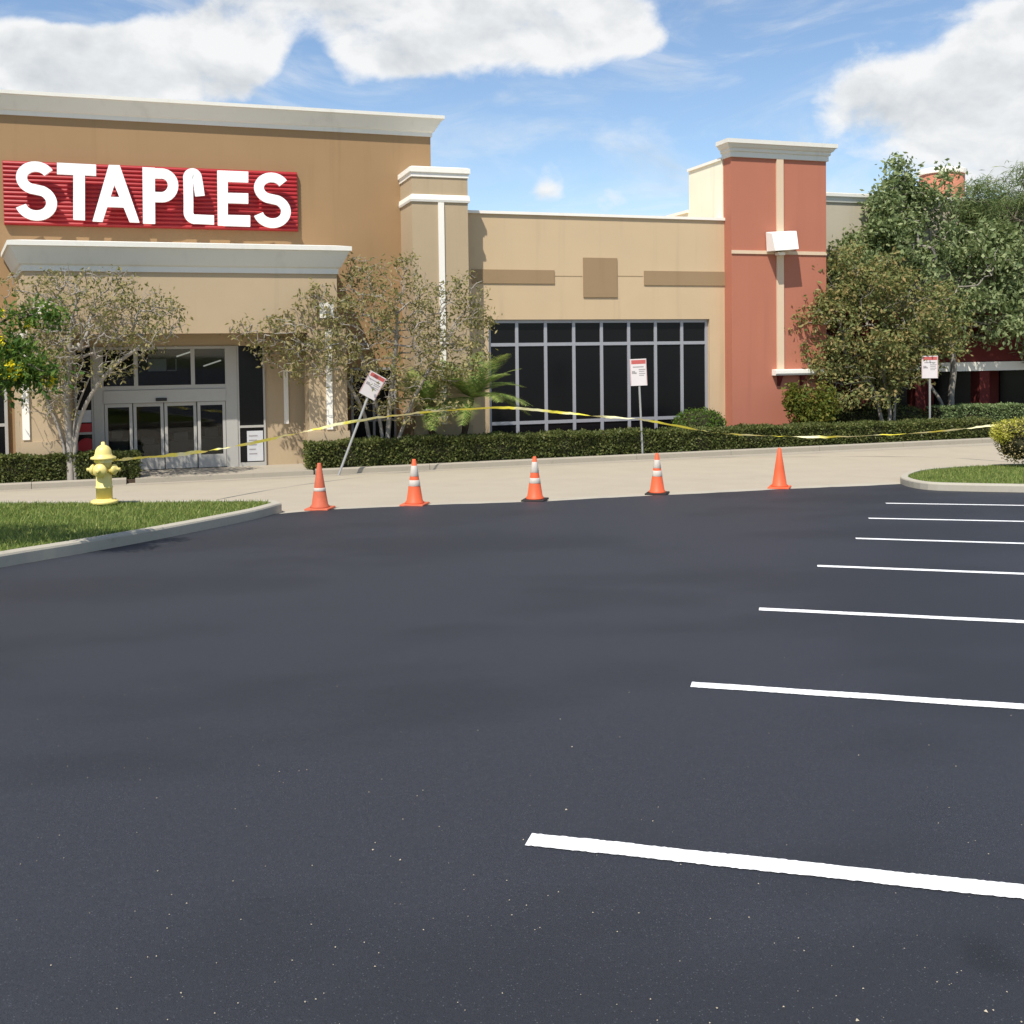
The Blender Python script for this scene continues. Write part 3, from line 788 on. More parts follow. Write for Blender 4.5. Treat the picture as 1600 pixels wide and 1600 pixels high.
# wall mounted white light box on the tower
def light_box():
    c = on_y(1220, 378, TY-.22)
    t = thing('wall_light', c, 'white boxy floodlight mounted on the red tower above the pale band', 'wall light')
    w, h = .45, .30
    m = MB(); zt_, zb_ = c.z+h, c.z-h
    y1 = TY-.063
    vs = [(c.x-w, y1-.36, zt_-.06), (c.x+w, y1-.36, zt_+.04), (c.x+w, y1, zt_+.08), (c.x-w, y1, zt_+.02), (c.x-w+.02, y1-.52, zb_-.02), (c.x+w-.02, y1-.52, zb_+.05), (c.x+w-.03, y1, zb_+.02), (c.x-w+.03, y1, zb_)]
    m.add(vs, [(0, 1, 2, 3), (7, 6, 5, 4), (0, 4, 5, 1), (1, 5, 6, 2), (2, 6, 7, 3), (3, 7, 4, 0)]); m.build('housing', M['white'], t)
    m = MB(); m.box(c.x-.12, c.x+.12, y1-.22, y1-.002, zb_-.12, zb_-.03); m.build('bracket', M['white'], t)
light_box()

def rear():
    Y0 = 32.2; x0 = tx1+.02; x1 = X(1470, Y0)+26; zt = Z(1330, 303, Y0)
    t = thing('rear_building', (x0, Y0, 0), 'grey beige shop block behind the trees right of the tower', 'building')
    m = MB(); m.box(x0, x1, Y0, Y0+16, 4.2, zt-.0); m.build('wall', M['grey'], t)
    m = MB(); m.sweep([(.002, 0), (.05, 0), (.09, .14), (.14, .2), (.14, .3), (.002, .32)], [(x0, Y0, zt-.32), (x1, Y0, zt-.32)]); m.box(x0, x1, Y0+.002, Y0+16, zt, zt+.03); m.build('cornice', M['trim'], t)
    # red arcade under it
    A = 31.2
    a = thing('red_arcade', (x0, A, 0), 'shaded dark red arcade with pale beam behind the trees at right', 'arcade')
    zb0, zb1 = Z(1450, 581, A), Z(1450, 567, A)
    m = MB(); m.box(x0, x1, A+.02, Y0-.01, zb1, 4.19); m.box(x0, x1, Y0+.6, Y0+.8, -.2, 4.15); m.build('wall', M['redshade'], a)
    m = MB(); m.box(x0, x1, A-.08, Y0-.02, zb0, zb1-.002); m.build('beam', M['trimbright'], a)
    for px in (1345, 1440, 1540, 1640, 1760):
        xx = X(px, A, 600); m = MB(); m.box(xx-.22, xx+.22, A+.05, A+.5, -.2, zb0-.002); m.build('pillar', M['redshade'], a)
    for px in (1395, 1490, 1590, 1700):
        xx = X(px, Y0+.55, 600); m = MB(); m.box(xx-.85, xx+.85, Y0+.54, Y0+.598, 0, 2.3); m.build('shop_glass', M['darkglass'], a)
    # white ledge on the tower's right foot
    l = thing('ledge', (tx1-1.5, TY, 0), 'short white ledge on brackets low on the red tower behind the leaves', 'ledge')
    x2 = X(1206, TY, 580); zz = Z(1230, 586, TY)
    m = MB(); m.sweep([(.002, 0), (.22, .0), (.26, .06), (.26, .17), (.002, .19)], [(x2, TY, zz), (X(1282, TY, 580), TY, zz)]); m.build('shelf', M['trimbright'], l)
    for xx in (x2+.25, x2+1.1):
        m = MB(); m.add([(xx-.06, TY-.002, zz-.35), (xx+.06, TY-.002, zz-.35), (xx+.06, TY-.002, zz-.001), (xx-.06, TY-.002, zz-.001), (xx-.06, TY-.2, zz-.001), (xx+.06, TY-.2, zz-.001)], [(0, 1, 2, 3), (3, 2, 5, 4), (0, 4, 5, 1), (0, 3, 4), (1, 5, 2)])
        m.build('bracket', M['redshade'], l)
    # distant red turret on the roof
    T = 36.0; xa, xb = X(1467, T, 290), X(1527, T, 290); z1 = Z(1495, 268, T)
    r = thing('roof_turret', (xa, T, zt), 'small round red roof turret with pale cap above the trees', 'turret')
    xm, rr = (xa+xb)/2, (xb-xa)/2
    m = MB(); m.lathe([(rr*.93, -.5), (rr*.93, z1-zt)], (xm, T+rr, zt), 28); m.build('drum', M['red'], r, True)
    m = MB(); m.lathe([(rr*.94, 0), (rr*1.0, .02), (rr*1.02, .18), (rr*.96, .22), (.02, .3)], (xm, T+rr, z1+.001), 28); m.build('cap', M['trimbright'], r)
rear()

# low red ledge in front of the window wall
def red_ledge():
    Y_ = 28.75; a, b = X(932, Y_, 678), X(1048, Y_, 678); z = Z(990, 675, Y_)
    t = thing('low_ledge', (a, Y_, 0), 'low red ledge with a pale top edge behind the hedge', 'ledge')
    m = MB(); m.bevbox(a, b, Y_, Y_+.4, -.05, z-.05, .02); m.build('body', M['redprint'], t)
    m = MB(); m.bevbox(a-.03, b+.03, Y_-.03, Y_+.43, z-.048, z, .01); m.build('top', M['conefaded'], t)
red_ledge()

# ------------------------------------------------------------------ store sign
def sign():
    SY = BW-.12
    x0, x1 = X(5, SY, 300), X(465, SY, 320); z1 = Z(235, 260, SY); z0 = Z(235, 356, SY)
    t = thing('store_sign', (x0, SY, z0), 'red ribbed sign panel with white STAPLES lettering on the brown wall', 'sign')
    m = MB(); m.box(x0, x1, SY, BW-.002, z0, z1); m.build('panel', M['signred'], t)
    n = 15; h = (z1-z0)/n
    first = None
    for i in range(n):
        if first is None:
            m = MB(); za = z0+.004
            m.sweep([(.001, 0), (.030, .012), (.040, h*.45), (.02, h-.025), (.001, h-.010)], [(x0+.01, SY, za), (x1-.01, SY, za)])
            first = m.build('slat', M['signred'], t)
        else:
            o = first.copy(); C.objects.link(o); o.location = first.location+Vector((0, 0, h*i))
    LY0, LY1 = SY-.38, SY-.27
    def P(px, py): 
        q = on_y(px, py, LY0); return (q.x, q.z)
    sc = P(90, 300)[0]-P(89, 300)[0]
    def letter(strokes, w=16.9):
        m = MB()
        for k, s in enumerate(strokes):
            m.stroke_xz([P(*p) for p in s], w*sc, LY0-.0012*k, LY1+.0012*k)
        return m.build('letter', M['signwhite'], t)
    def s_curve(xl, xr, yt, yb, skew=0.0):
        """S as a smooth centre line between stroke-centre bounds"""
        cx_ = (xl+xr)/2; rx = (xr-xl)/2; h = yb-yt; ry = h*.245
        pts = []; r1 = h*.235; r2 = h*.265
        for a in np.linspace(-30, -248, 22): pts.append((cx_+rx*.92*math.cos(R(a)), yt+r1+r1*math.sin(R(a))))
        for a in np.linspace(-66, 162, 24): pts.append((cx_+rx*math.cos(R(a)), yb-r2+r2*math.sin(R(a))))
        return [(x, y+skew*(x-cx_)) for x, y in pts]
    def poly_letter(polys):
        m = MB()
        for k, q in enumerate(polys): m.prism_xz([P(*p) for p in q], LY0-.0012*k, LY1+.0012*k)
        return m.build('letter', M['signwhite'], t)
    letter([s_curve(31.5, 80.5, 260, 336.5, .05)])
    poly_letter([[(89, 254), (150, 257), (150, 274.5), (89, 272)], [(114.5, 272), (132.5, 272.5), (132.5, 344), (114.5, 343)]])
    poly_letter([[(170, 257.5), (187, 258), (178.6, 289), (160, 346.5), (144.5, 345.5)], [(170.2, 257.5), (187, 258), (218, 347.5), (202.5, 347), (178.6, 288.6)], [(170, 307.3), (188, 308), (193, 324), (164, 323)]])
    pb = [(233, 270.5), (253, 271)]
    for a in np.linspace(-80, 80, 13): pb.append((252.5+18*math.cos(R(a)), 289.5+18.5*math.sin(R(a))))
    pb += [(253, 308), (233, 307.3)]
    m = MB(); m.prism_xz([P(*p) for p in [(222.5, 261), (242, 262), (242.5, 349.5), (223.5, 349)]], LY0, LY1); m.stroke_xz([P(*p) for p in pb], 17.5*sc, LY0-.0012, LY1+.0012); m.build('letter', M['signwhite'], t)
    st = [(334.5, 343.5), (308, 342.3)]
    for a in np.linspace(100, 178, 8): st.append((305.5+11*math.cos(R(a)), 331.5+11*math.sin(R(a))))
    st += [(294.6, 318), (294.0, 281)]
    for a in np.linspace(-172, -12, 12): st.append((300.8+7.2*math.cos(R(a)), 278+8*math.sin(R(a))))
    st += [(309.5, 286), (312.5, 306)]
    letter([st], 16.2)
    poly_letter([[(339.5, 266), (356, 266.7), (356, 352.8), (340.5, 352)], [(350, 266.5), (388, 268), (388, 285), (350, 283.5)], [(350, 301), (388, 302), (388, 318), (350, 317)], [(350, 335.5), (391, 336.5), (391, 354), (350, 352.7)]])
    letter([s_curve(403, 447, 277, 348.5, .05)])
sign()

# ------------------------------------------------------------------ hydrant
def hydrant():
    p = lot(163.5, 790, .12); D = (p-CAM).dot(FWD); s = D/F
    t = thing('fire_hydrant', p, 'pale yellow fire hydrant on the grass island', 'hydrant')
    c = p
    def h(py): return (790-py)*s
    def q(prof, name, parent=t): 
        m = MB(); m.lathe([(r*s, z) for r, z in prof], c, 28); return m.build(name, M['hydrant'], parent, False)
    def sm(o):
        me = o.data; me.polygons.foreach_set('use_smooth', [len(f.vertices) == 4 for f in me.polygons]); return o
    sm(q([(12, -.05), (12, h(784)), (13, h(783.8))], 'stub'))
    m = MB(); m.lathe([(r*s, z) for r, z in [(12.8, h(786.9)), (19.5, h(786.6)), (20.5, h(785.5)), (20.5, h(782.2)), (19.4, h(781.4)), (13, h(780)), (12.4, h(778.5))]], c, 28); fl = sm(m.build('base_flange', M['hydrant'], t))
    b = sm(q([(12.2, h(779)), (12.2, h(762.5)), (13.0, h(762)), (13.0, h(760)), (12.0, h(759.4)), (11.7, h(740)), (11.7, h(722)), (12.4, h(720)), (12.4, h(717))], 'barrel'))
    m = MB(); m.lathe([(r*s, z) for r, z in [(12.5, h(717.6)), (18.6, h(717)), (19.2, h(716)), (19.0, h(714)), (13.5, h(711.5)), (12.6, h(708)), (11.6, h(702.5)), (8.6, h(698)), (5, h(695.6)), (3.2, h(695)), (2.8, h(690.8)), (1.6, h(690))]], c, 28); sm(m.build('bonnet', M['hydrant'], t))
    for k in range(8):
        a = 2*math.pi*(k+.5)/8; m = MB(); m.lathe([(1.2*s, h(781.8)), (1.2*s, h(780.2))], c+Vector((math.cos(a)*17*s, math.sin(a)*17*s, 0)), 6); m.build('bolt', M['hydrant'], fl)
    right = (RM @ Vector((1, 0, 0))); right.z = 0; right.normalize()
    for ax in (right, -right, Vector((right.y, -right.x, 0))):
        big = abs(ax.dot(right)) < .1
        k = 1.25 if big else 1.0
        m = MB(); m.lathe([(8.0*s*k, 8*s), (7.6*s*k, 14.5*s), (8.6*s*k, 14.8*s), (8.6*s*k, 17*s), (7.6*s*k, 18.5*s), (5*s, 21*s), (3.0*s, 22.2*s), (2.8*s, 26*s), (1.5*s, 26.4*s)], c+Vector((0, 0, h(733.5))), 20, ax)
        sm(m.build('nozzle_cap', M['hydrant'], t))
hydrant()

# ------------------------------------------------------------------ cones
def cone(px, py, ptop, label, base, body, collars, seed, tilt=0.0):
    p = lot(px, py); p.z = lane_z(p.x, p.y)+.012; D = (p-CAM).dot(FWD); H = (py-ptop)/F*D
    t = thing('traffic_cone', p, label, 'traffic cone', 'cones along the asphalt edge')
    r0, r1 = H*.185, H*.04; hb = .035
    m = MB(); w = H*.26
    m.lathe([(w*1.36, 0), (w*1.41, .006), (w*1.41, hb-.01), (w*1.34, hb), (r0*1.1, hb+.001)], p, 4)
    b = m.build('base', M[base], t); b.rotation_euler.z = R(45)+R((seed*37) % 40-20)
    rad = lambda z: lerp(r0, r1, (z-hb)/(H-hb))
    m = MB(); m.lathe([(r0*1.13, hb-.004), (r0*1.12, hb+.02), (rad(hb+.05), hb+.05), (rad(H*.5), H*.5), (rad(H-.012), H-.012), (r1*.8, H), (r1*.5, H-.004)], p, 24)
    o = m.build('body', M[body], t); o.data.polygons.foreach_set('use_smooth', [len(f.vertices) == 4 for f in o.data.polygons])
    for (a, b_, mt) in collars:
        m = MB(); m.lathe([(rad(a*H)+.0008, a*H), (rad(a*H)+.0035, a*H+.004), (rad(b_*H)+.0035, b_*H-.004), (rad(b_*H)+.0008, b_*H)], p, 24); m.build('collar', M[mt], t, True)
    return t
cone(500, 795.5, 723, 'worn orange cone with torn white collar, nearest the hydrant island', 'conefaded', 'conefaded', [(.40, .47, 'collar')], 1)
torn = None
cone(648, 789, 717, 'orange cone with two pale collars and orange base, second from the left', 'conefaded', 'coneorange', [(.42, .55, 'collar'), (.63, .86, 'collar')], 2)
cone(836, 782, 713, 'middle orange cone with two pale collars and black base', 'conebase', 'coneorange', [(.40, .52, 'collar'), (.64, .88, 'collar')], 3)
cone(1027, 772, 708, 'orange cone with two pale collars and black base, second from the right', 'conebase', 'coneorange', [(.44, .58, 'collar'), (.64, .84, 'collar')], 4)
cone(1218, 762.5, 700, 'plain orange cone without collars, last one on the right', 'coneorange', 'coneorange', [], 5)

# ------------------------------------------------------------------ parking signs
def parking_sign(base, top, w, h, twist, skew, label):
    base, top = Vector(base), Vector(top)
    t = thing('parking_sign', base, label, 'sign', 'parking signs in the planting')
    ax = (top-base).normalized()
    m = MB(); m.tube([base-ax*.1, top], .032, 8); post = m.build('post', M['galv'], t)
    to = CAM-top; to.z = 0; to.normalize()
    rt = Vector((-to.y, to.x, 0)); rt = (rt - ax*rt.dot(ax)).normalized()
    rt = (Matrix.Rotation(twist, 3, ax) @ rt)
    nrm = rt.cross(ax).normalized()
    rt2 = (Matrix.Rotation(skew, 3, nrm) @ rt); up = (Matrix.Rotation(skew, 3, nrm) @ ax)
    if nrm.dot(to) < 0: nrm = -nrm
    c = top - ax*(h*.47) + nrm*.045
    m = MB(); m.obox(c, rt2*w/2, up*h/2, nrm*.004); pn = m.build('panel', M['signface'], t)
    def mark(name, mat, x, y, a, b, dz):
        m = MB(); m.obox(c+rt2*(x*w)+up*(y*h)+nrm*(.004+dz), rt2*(a*w), up*(b*h), nrm*.0006); m.build(name, M[mat], pn)
    mark('red_header', 'printred', .02, .385, .43, .075, .0012)
    for k, (x, y, a, b) in enumerate([(-.30, .0, .10, .055), (-.16, -.03, .05, .03), (.22, .10, .2, .018), (.2, .03, .17, .016), (.22, -.05, .19, .016), (.18, -.12, .15, .014), (0, .2, .33, .02)]):
        mark('print', 'printgrey', x, y, a, b, .0012)
    m = MB()
    for sg in (-1, 1): m.obox(c+rt2*(sg*w*.475)+nrm*.0052, rt2*(w*.009), up*(h*.475), nrm*.0005)
    m.build('border', M['printred'], pn)
b1 = on_z(531, 737, -.02)
tp = at_depth(588, 585, (b1-CAM).dot(FWD)+.15)
parking_sign(b1, tp, .46, .64, .25, R(-8), 'leaning red and white parking sign among the twigs left of the palms')
b2 = on_y(1004, 712, KY+.28); b2.z = -.02
tp = on_y(997, 562, KY+.3)
parking_sign(b2, tp, .47, .76, -.12, 0, 'red and white parking sign in front of the dark window wall')
b3 = on_y(1453, 664, 28.3); b3.z = -.02; tp = on_y(1452.5, 557, 28.3)
parking_sign(b3, tp, .49, .72, .06, 0, 'red and white parking sign behind the hedge before the dark trees')

# ------------------------------------------------------------------ caution tape
def tape():
    pts = [(208, 716, None), (262, 712, 18.5), (330, 703.5, 20.3), (400, 691, 22.2), (475, 675, 24.0), (560, 657, 25.7), (660, 644.5, 27.3), (730, 639, 27.9), (795, 637, 28.3), (870, 644, 28.9), (940, 651, 29.5),
           (1006, 656, 29.9), (1060, 666, 29.9), (1130, 677, 29.9), (1200, 681, 29.8), (1290, 683, 29.7), (1380, 679.5, 29.6), (1470, 673.5, 29.2), (1550, 665, 28.3), (1640, 656, 27.0)]
    hp = lot(163.5, 790, .12); hd = (hp-CAM).dot(FWD)
    P = [at_depth(176, 719, hd), at_depth(182, 718.5, hd+.1)]
    P += [at_depth(x, y, d if d else hd+.9) for x, y, d in pts]
    S = smooth_path(P, 10); rng = random.Random(4)
    t = thing('caution_tape', P[0], 'long yellow caution tape strung from the hydrant across the planting', 'tape')
    vs = []; fs = []; ang = .4; vel = 0
    for i, p in enumerate(S):
        d = (S[min(i+1, len(S)-1)]-S[max(i-1, 0)]).normalized()
        a = d.cross(Vector((0, 0, 1))).normalized(); b = a.cross(d)
        vel = vel*.8+rng.gauss(0, .13); ang = ang*.94+vel
        w = b*math.cos(ang)+a*math.sin(ang); w = w*.034
        q = p+Vector((0, 0, rng.gauss(0, .006)))
        vs += [q+w, q-w]
    m = MB(); m.add(vs, [(2*i, 2*i+2, 2*i+3, 2*i+1) for i in range(len(S)-1)]); m.build('ribbon', M['tape'], t)
    m = MB(); c = hp+Vector((0, 0, (790-719.5)/F*hd)); r = 13.4/F*hd
    m.lathe([(r, -.025), (r+.004, 0), (r, .025)], c, 20); m.build('loop', M['tape'], t)
tape()

# ------------------------------------------------------------------ plants
def leaves(m_v, m_f, pts, nrm_bias, size, rng, aspect=.5, jitter=.35):
    """append folded diamond leaves at pts (numpy arrays)"""
    n = len(pts)
    d = rng.normal(size=(n, 3)); d[:, 2] -= nrm_bias; d /= np.linalg.norm(d, axis=1)[:, None]
    e = rng.normal(size=(n, 3)); e -= d*np.sum(d*e, axis=1)[:, None]; e /= np.linalg.norm(e, axis=1)[:, None]
    nn = np.cross(d, e)
    s = size*(1+jitter*rng.uniform(-1, 1, n))[:, None]
    a = pts; b = pts+d*s*.5+e*s*aspect*.5+nn*s*.08; c = pts+d*s; f = pts+d*s*.5-e*s*aspect*.5+nn*s*.08
    o = len(m_v)
    V = np.stack([a, b, c, f], 1).reshape(-1, 3)
    m_v.extend(map(tuple, V))
    m_f.extend([(o+4*i, o+4*i+1, o+4*i+2, o+4*i+3) for i in range(n)])
def leaf_obj(name, pts, mat, parent, size, seed, bias=.5, aspect=.5):
    rng = np.random.default_rng(seed); v = []; f = []
    leaves(v, f, np.asarray(pts), bias, size, rng, aspect)
    me = bpy.data.meshes.new(name); org = world_of(parent)
    me.from_pydata((np.array(v)-np.array(org)).tolist(), [], f); me.update(); me.materials.append(mat)
    o = bpy.data.objects.new(name, me); C.objects.link(o); o.parent = parent
    return o
def ellipsoids(spec, depth_scale=1.0):
    out = []
    rgt = RM @ Vector((1, 0, 0)); fw = Vector((FWD.x, FWD.y, 0)).normalized()
    for (px, py, rx, ry, D, rd, w) in spec:
        c = at_depth(px, py, D); out.append((np.array(c), rx/F*D, ry/F*D, rd, w))
    return out, np.array(Vector((rgt.x, rgt.y, 0)).normalized()), np.array(fw)
def sample(ells, rgt, fw, n, rng, shell=.0, ymax=None, zmin=.05):
    w = np.array([e[4] for e in ells], float); w /= w.sum(); out = []
    while len(out) < n:
        e = ells[rng.choice(len(ells), p=w)]
        u = rng.normal(size=3); u /= np.linalg.norm(u); r = rng.uniform()**(1/3) if shell <= 0 else (shell+(1-shell)*rng.uniform())
        u = u*r; p = e[0]+rgt*u[0]*e[1]+np.array((0, 0, 1))*u[2]*e[2]+fw*u[1]*e[3]
        if ymax is not None and p[1] > ymax: continue
        if p[2] < zmin: continue
        out.append(p)
    return np.array(out)
def tree(name, label, cat, base, stems, spec, n_nodes, n_leaf, leaf_size, mat, bark, seed, rtip=.008, rpow=.42, ymax=None, group=None, clump=.3, aspect=.5, straight=.35, extra=None, rmax=.3, leaf_tips=True, tipfrac=1.0):
    rng = np.random.default_rng(seed)
    base = np.array(base, float)
    t = thing(name, base, label, cat, group)
    ells, rgt, fw = ellipsoids(spec)
    P = sample(ells, rgt, fw, n_nodes, rng, ymax=ymax)
    nodes = []; par = []; plen = []
    for st in stems:                      # each stem: list of world points from the base
        pr = -1; acc = 0
        S = smooth_path([Vector(q) for q in st], 4)
        for i, q in enumerate(S):
            q = np.array(q)
            if pr >= 0: acc += np.linalg.norm(q-nodes[pr])
            nodes.append(q); par.append(pr); plen.append(acc); pr = len(nodes)-1
    stem_n = len(nodes)
    crown = np.mean([np.array(st[-1]) for st in stems], axis=0)
    order = np.argsort(np.linalg.norm(P-crown, axis=1)*rng.uniform(.85, 1.15, len(P)))
    cap = stem_n+len(P); NA = np.zeros((cap, 3)); NA[:stem_n] = nodes; PL = np.zeros(cap); PL[:stem_n] = plen
    ok = np.ones(cap, bool)
    k = stem_n; par = par+[-1]*len(P)
    low = 0
    for i in order:
        d = np.linalg.norm(NA[:k]-P[i], axis=1)
        cost = d*d + straight*d*0 + .12*PL[:k]*.25 + np.where(NA[:k, 2] > P[i][2]+.15, .4, 0)
        # keep growth from starting low on the stems
        j = int(np.argmin(cost)); NA[k] = P[i]; PL[k] = PL[j]+d[j]; par[k] = j; k += 1
    cnt = np.zeros(cap)
    ch = [[] for _ in range(cap)]
    for i in range(cap):
        if par[i] >= 0: ch[par[i]].append(i)
    for i in range(cap-1, -1, -1):
        cnt[i] = max(1, sum(cnt[c] for c in ch[i]))
    rad = np.minimum(rtip*cnt**rpow, rmax)
    m = MB()
    for i in range(cap):
        j = par[i]
        if j < 0: continue
        a, b = NA[j], NA[i]; thick = rad[i] > .03
        L_ = np.linalg.norm(b-a)
        mid = (a+b)/2+rng.normal(size=3)*L_*.07+np.array((0, 0, L_*.05 if i >= stem_n else 0))
        ra = min(rad[j], rad[i]*1.35) if j >= stem_n or i >= stem_n else rad[j]
        if i < stem_n: m.tube([a, b], [rad[j], rad[i]], 7, False)
        else: m.tube([a, mid, b], [ra, (ra+rad[i])/2, rad[i]*.85], 5 if thick else 3, False)
    m.build('trunk', bark, t, True)
    tips = np.array([NA[i] for i in range(stem_n, cap) if cnt[i] <= 3])
    if len(tips) == 0: tips = NA[stem_n:]
    all_tips = tips
    if tipfrac < 1: tips = tips[rng.permutation(len(tips))[:max(8, int(len(tips)*tipfrac))]]
    wgt = rng.gamma(1.6, 1.0, len(tips)); wgt /= wgt.sum()
    pick = tips[rng.choice(len(tips), n_leaf, p=wgt)]
    pts = pick+rng.normal(size=(n_leaf, 3))*clump*np.array((1, 1, .8))
    if ymax is not None: pts = pts[pts[:, 1] < ymax+.02]
    pts = pts[pts[:, 2] > .1]
    leaf_obj('crown', pts, mat, t, leaf_size, seed+1, .4, aspect)
    if extra:
        for (nm, mt, k_, size, cl) in extra:
            pk = tips[rng.integers(0, len(tips), 34)]; cen = pk[rng.integers(0, len(pk), k_)]
            leaf_obj(nm, cen+rng.normal(size=(k_, 3))*cl, mt, t, size, seed+7, .0, .9)
    return t

def stem(base, pxpts, D, dd=0.0):
    return [base]+[at_depth(x, y, D+dd*i) for i, (x, y) in enumerate(pxpts)]
# left crape myrtle, nearly bare
b = on_y(112, 742, 27.62); b.z = -.02; D = (b-CAM).dot(FWD)
tree('crape_myrtle', 'half bare grey crape myrtle in front of the left portico pier', 'tree', b,
     [stem(b, [(114, 690), (120, 640), (140, 590)], D, -.1), stem(b+Vector((-.1, .02, 0)), [(98, 690), (80, 640), (60, 590), (50, 540)], D, -.1), stem(b+Vector((.08, -.05, 0)), [(118, 690), (135, 630), (175, 575), (215, 545)], D, -.15), stem(b+Vector((-.02, -.08, 0)), [(108, 680), (104, 620), (108, 560), (112, 500)], D, -.2)],
     [(130, 520, 120, 85, D-.6, 1.0, 3), (215, 500, 75, 55, D-.6, .8, 1.4), (75, 580, 60, 80, D-.5, .7, 1.3), (45, 490, 60, 70, D-.5, .6, .8), (130, 450, 90, 35, D-.6, .7, .6), (95, 430, 20, 26, D-.6, .2, .1), (190, 440, 24, 26, D-.6, .2, .14), (262, 505, 26, 40, D-.6, .3, .2)],
     1800, 3700, .115, M['myrtle'], M['twig'], 11, .0066, .40, ymax=27.85, group='crape myrtles', clump=.11, aspect=.42, tipfrac=.45)
# middle crape myrtle
b = on_y(600, 735, 28.25); b.z = -.02; D = (b-CAM).dot(FWD)
tree('crape_myrtle', 'wide half bare crape myrtle between the portico and the pale pier', 'tree', b,
     [stem(b, [(598, 690), (590, 640), (575, 590), (560, 540)], D, -.15), stem(b+Vector((-.18, -.05, 0)), [(578, 690), (566, 640), (530, 580), (490, 540)], D, -.35), stem(b+Vector((.22, 0, 0)), [(625, 680), (648, 620), (680, 560), (705, 520)], D, -.1), stem(b+Vector((.06, -.1, 0)), [(606, 680), (612, 600), (620, 520), (618, 470)], D, -.2)],
     [(590, 540, 125, 85, D-.6, 1.2, 2.4), (700, 520, 70, 85, D-.3, .9, 1.9), (480, 545, 85, 50, D-1.3, .7, 1.3), (600, 455, 75, 55, D-.6, .8, .8), (415, 520, 60, 26, D-1.6, .4, .4), (590, 610, 75, 40, D-.5, .8, .5), (505, 478, 60, 36, D-1.1, .5, .5), (560, 430, 26, 36, D-.8, .3, .16), (640, 425, 30, 34, D-.6, .3, .18), (740, 470, 26, 50, D-.3, .3, .22), (660, 640, 60, 25, D-.4, .5, .2)],
     1800, 8600, .12, M['myrtle'], M['twig'], 12, .0068, .40, ymax=29.7, group='crape myrtles', clump=.12, aspect=.42, tipfrac=.5)
# right crape myrtle, olive
b = on_y(1388, 690, 29.5); b.z = -.02; D = (b-CAM).dot(FWD)
tree('crape_myrtle', 'full olive crape myrtle with pale stems right of the red tower', 'tree', b,
     [stem(b, [(1390, 640), (1380, 590), (1360, 540)], D), stem(b+Vector((.25, 0, 0)), [(1398, 640), (1404, 590), (1425, 530)], D), stem(b+Vector((-.2, 0, 0)), [(1376, 650), (1360, 600), (1320, 550), (1290, 520)], D)],
     [(1360, 520, 100, 80, D, 1.3, 3), (1280, 530, 58, 75, D-.2, .9, 1.3), (1440, 510, 65, 75, D, 1.1, 1.4), (1350, 445, 80, 60, D, 1.1, 1.4), (1330, 595, 95, 42, D-.2, .9, 1.1), (1395, 575, 70, 40, D, .9, .8)],
     700, 17000, .15, M['myrtleolive'], M['bark'], 13, .0085, .42, group='crape myrtles', clump=.19, tipfrac=.6)
# large dark tree behind
b = on_y(1490, 668, 30.6); b.z = -.02; D = (b-CAM).dot(FWD)
tree('broadleaf_tree', 'tall dark green broadleaf tree behind the olive myrtle', 'tree', b,
     [stem(b, [(1486, 620), (1490, 570), (1480, 500), (1470, 430)], D), stem(b+Vector((-.15, 0, 0)), [(1470, 628), (1452, 600), (1440, 560), (1420, 480)], D, .1)],
     [(1440, 430, 115, 100, D+.3, 2.0, 3), (1338, 425, 58, 48, D-.2, 1.2, 1.2), (1405, 320, 46, 55, D+.3, 1.0, .9), (1388, 355, 48, 55, D, 1.1, 1.0), (1460, 310, 40, 40, D+.4, 1., .5), (1520, 440, 100, 90, D+.3, 1.8, 2.4), (1580, 500, 70, 55, D, 1.2, .9), (1480, 510, 80, 40, D, 1.5, 1.0), (1408, 272, 16, 24, D+.3, .4, .14)],
     520, 22000, .19, M['oak'], M['bark'], 14, .012, .44, clump=.25, tipfrac=.6, aspect=.55)
# finer tree at the right edge
b = on_y(1640, 690, 30.2); b.z = -.02; D = (b-CAM).dot(FWD)
tree('acacia_tree', 'fine leaved olive tree at the right edge of the picture', 'tree', b,
     [stem(b, [(1640, 600), (1630, 500), (1610, 400)], D), stem(b+Vector((.2, 0, 0)), [(1660, 600), (1680, 480), (1690, 400)], D)],
     [(1570, 360, 80, 80, D+.6, 1.6, 2.2), (1540, 310, 50, 36, D+.6, 1.0, .8), (1610, 320, 60, 60, D+.6, 1.4, 1.4), (1680, 400, 110, 130, D+.4, 2.0, 2.2), (1590, 440, 60, 70, D, 1.3, 1.2), (1680, 540, 70, 60, D, 1.2, 1), (1510, 330, 40, 40, D+.6, .8, .6)],
     500, 24000, .30, M['fine'], M['barkdark'], 15, .009, .44, clump=.2, aspect=.09, tipfrac=.6)
# flowering tree reaching in from the left
b = lot(-190, 868, .1); D = (b-CAM).dot(FWD)
tree('flowering_tree', 'bright green branches with yellow flowers reaching in at the left edge', 'tree', b,
     [stem(b, [(-185, 760), (-170, 680), (-140, 610)], D), stem(b+Vector((.05, 0, 0)), [(-180, 760), (-230, 680), (-260, 600)], D)],
     [(-180, 520, 120, 90, D, 1.1, 3), (-20, 572, 68, 34, D, .5, 1.5), (40, 582, 48, 22, D-.1, .3, .8), (10, 540, 30, 14, D, .2, .2), (52, 494, 36, 14, D+.1, .2, .32), (-280, 530, 110, 90, D, 1., 1.6), (-60, 500, 60, 30, D, .4, .5)],
     420, 8500, .075, M['cassia'], M['barkdark'], 16, .007, .44, clump=.10, aspect=.45, extra=[('flowers', M['flower'], 900, .045, .035)])

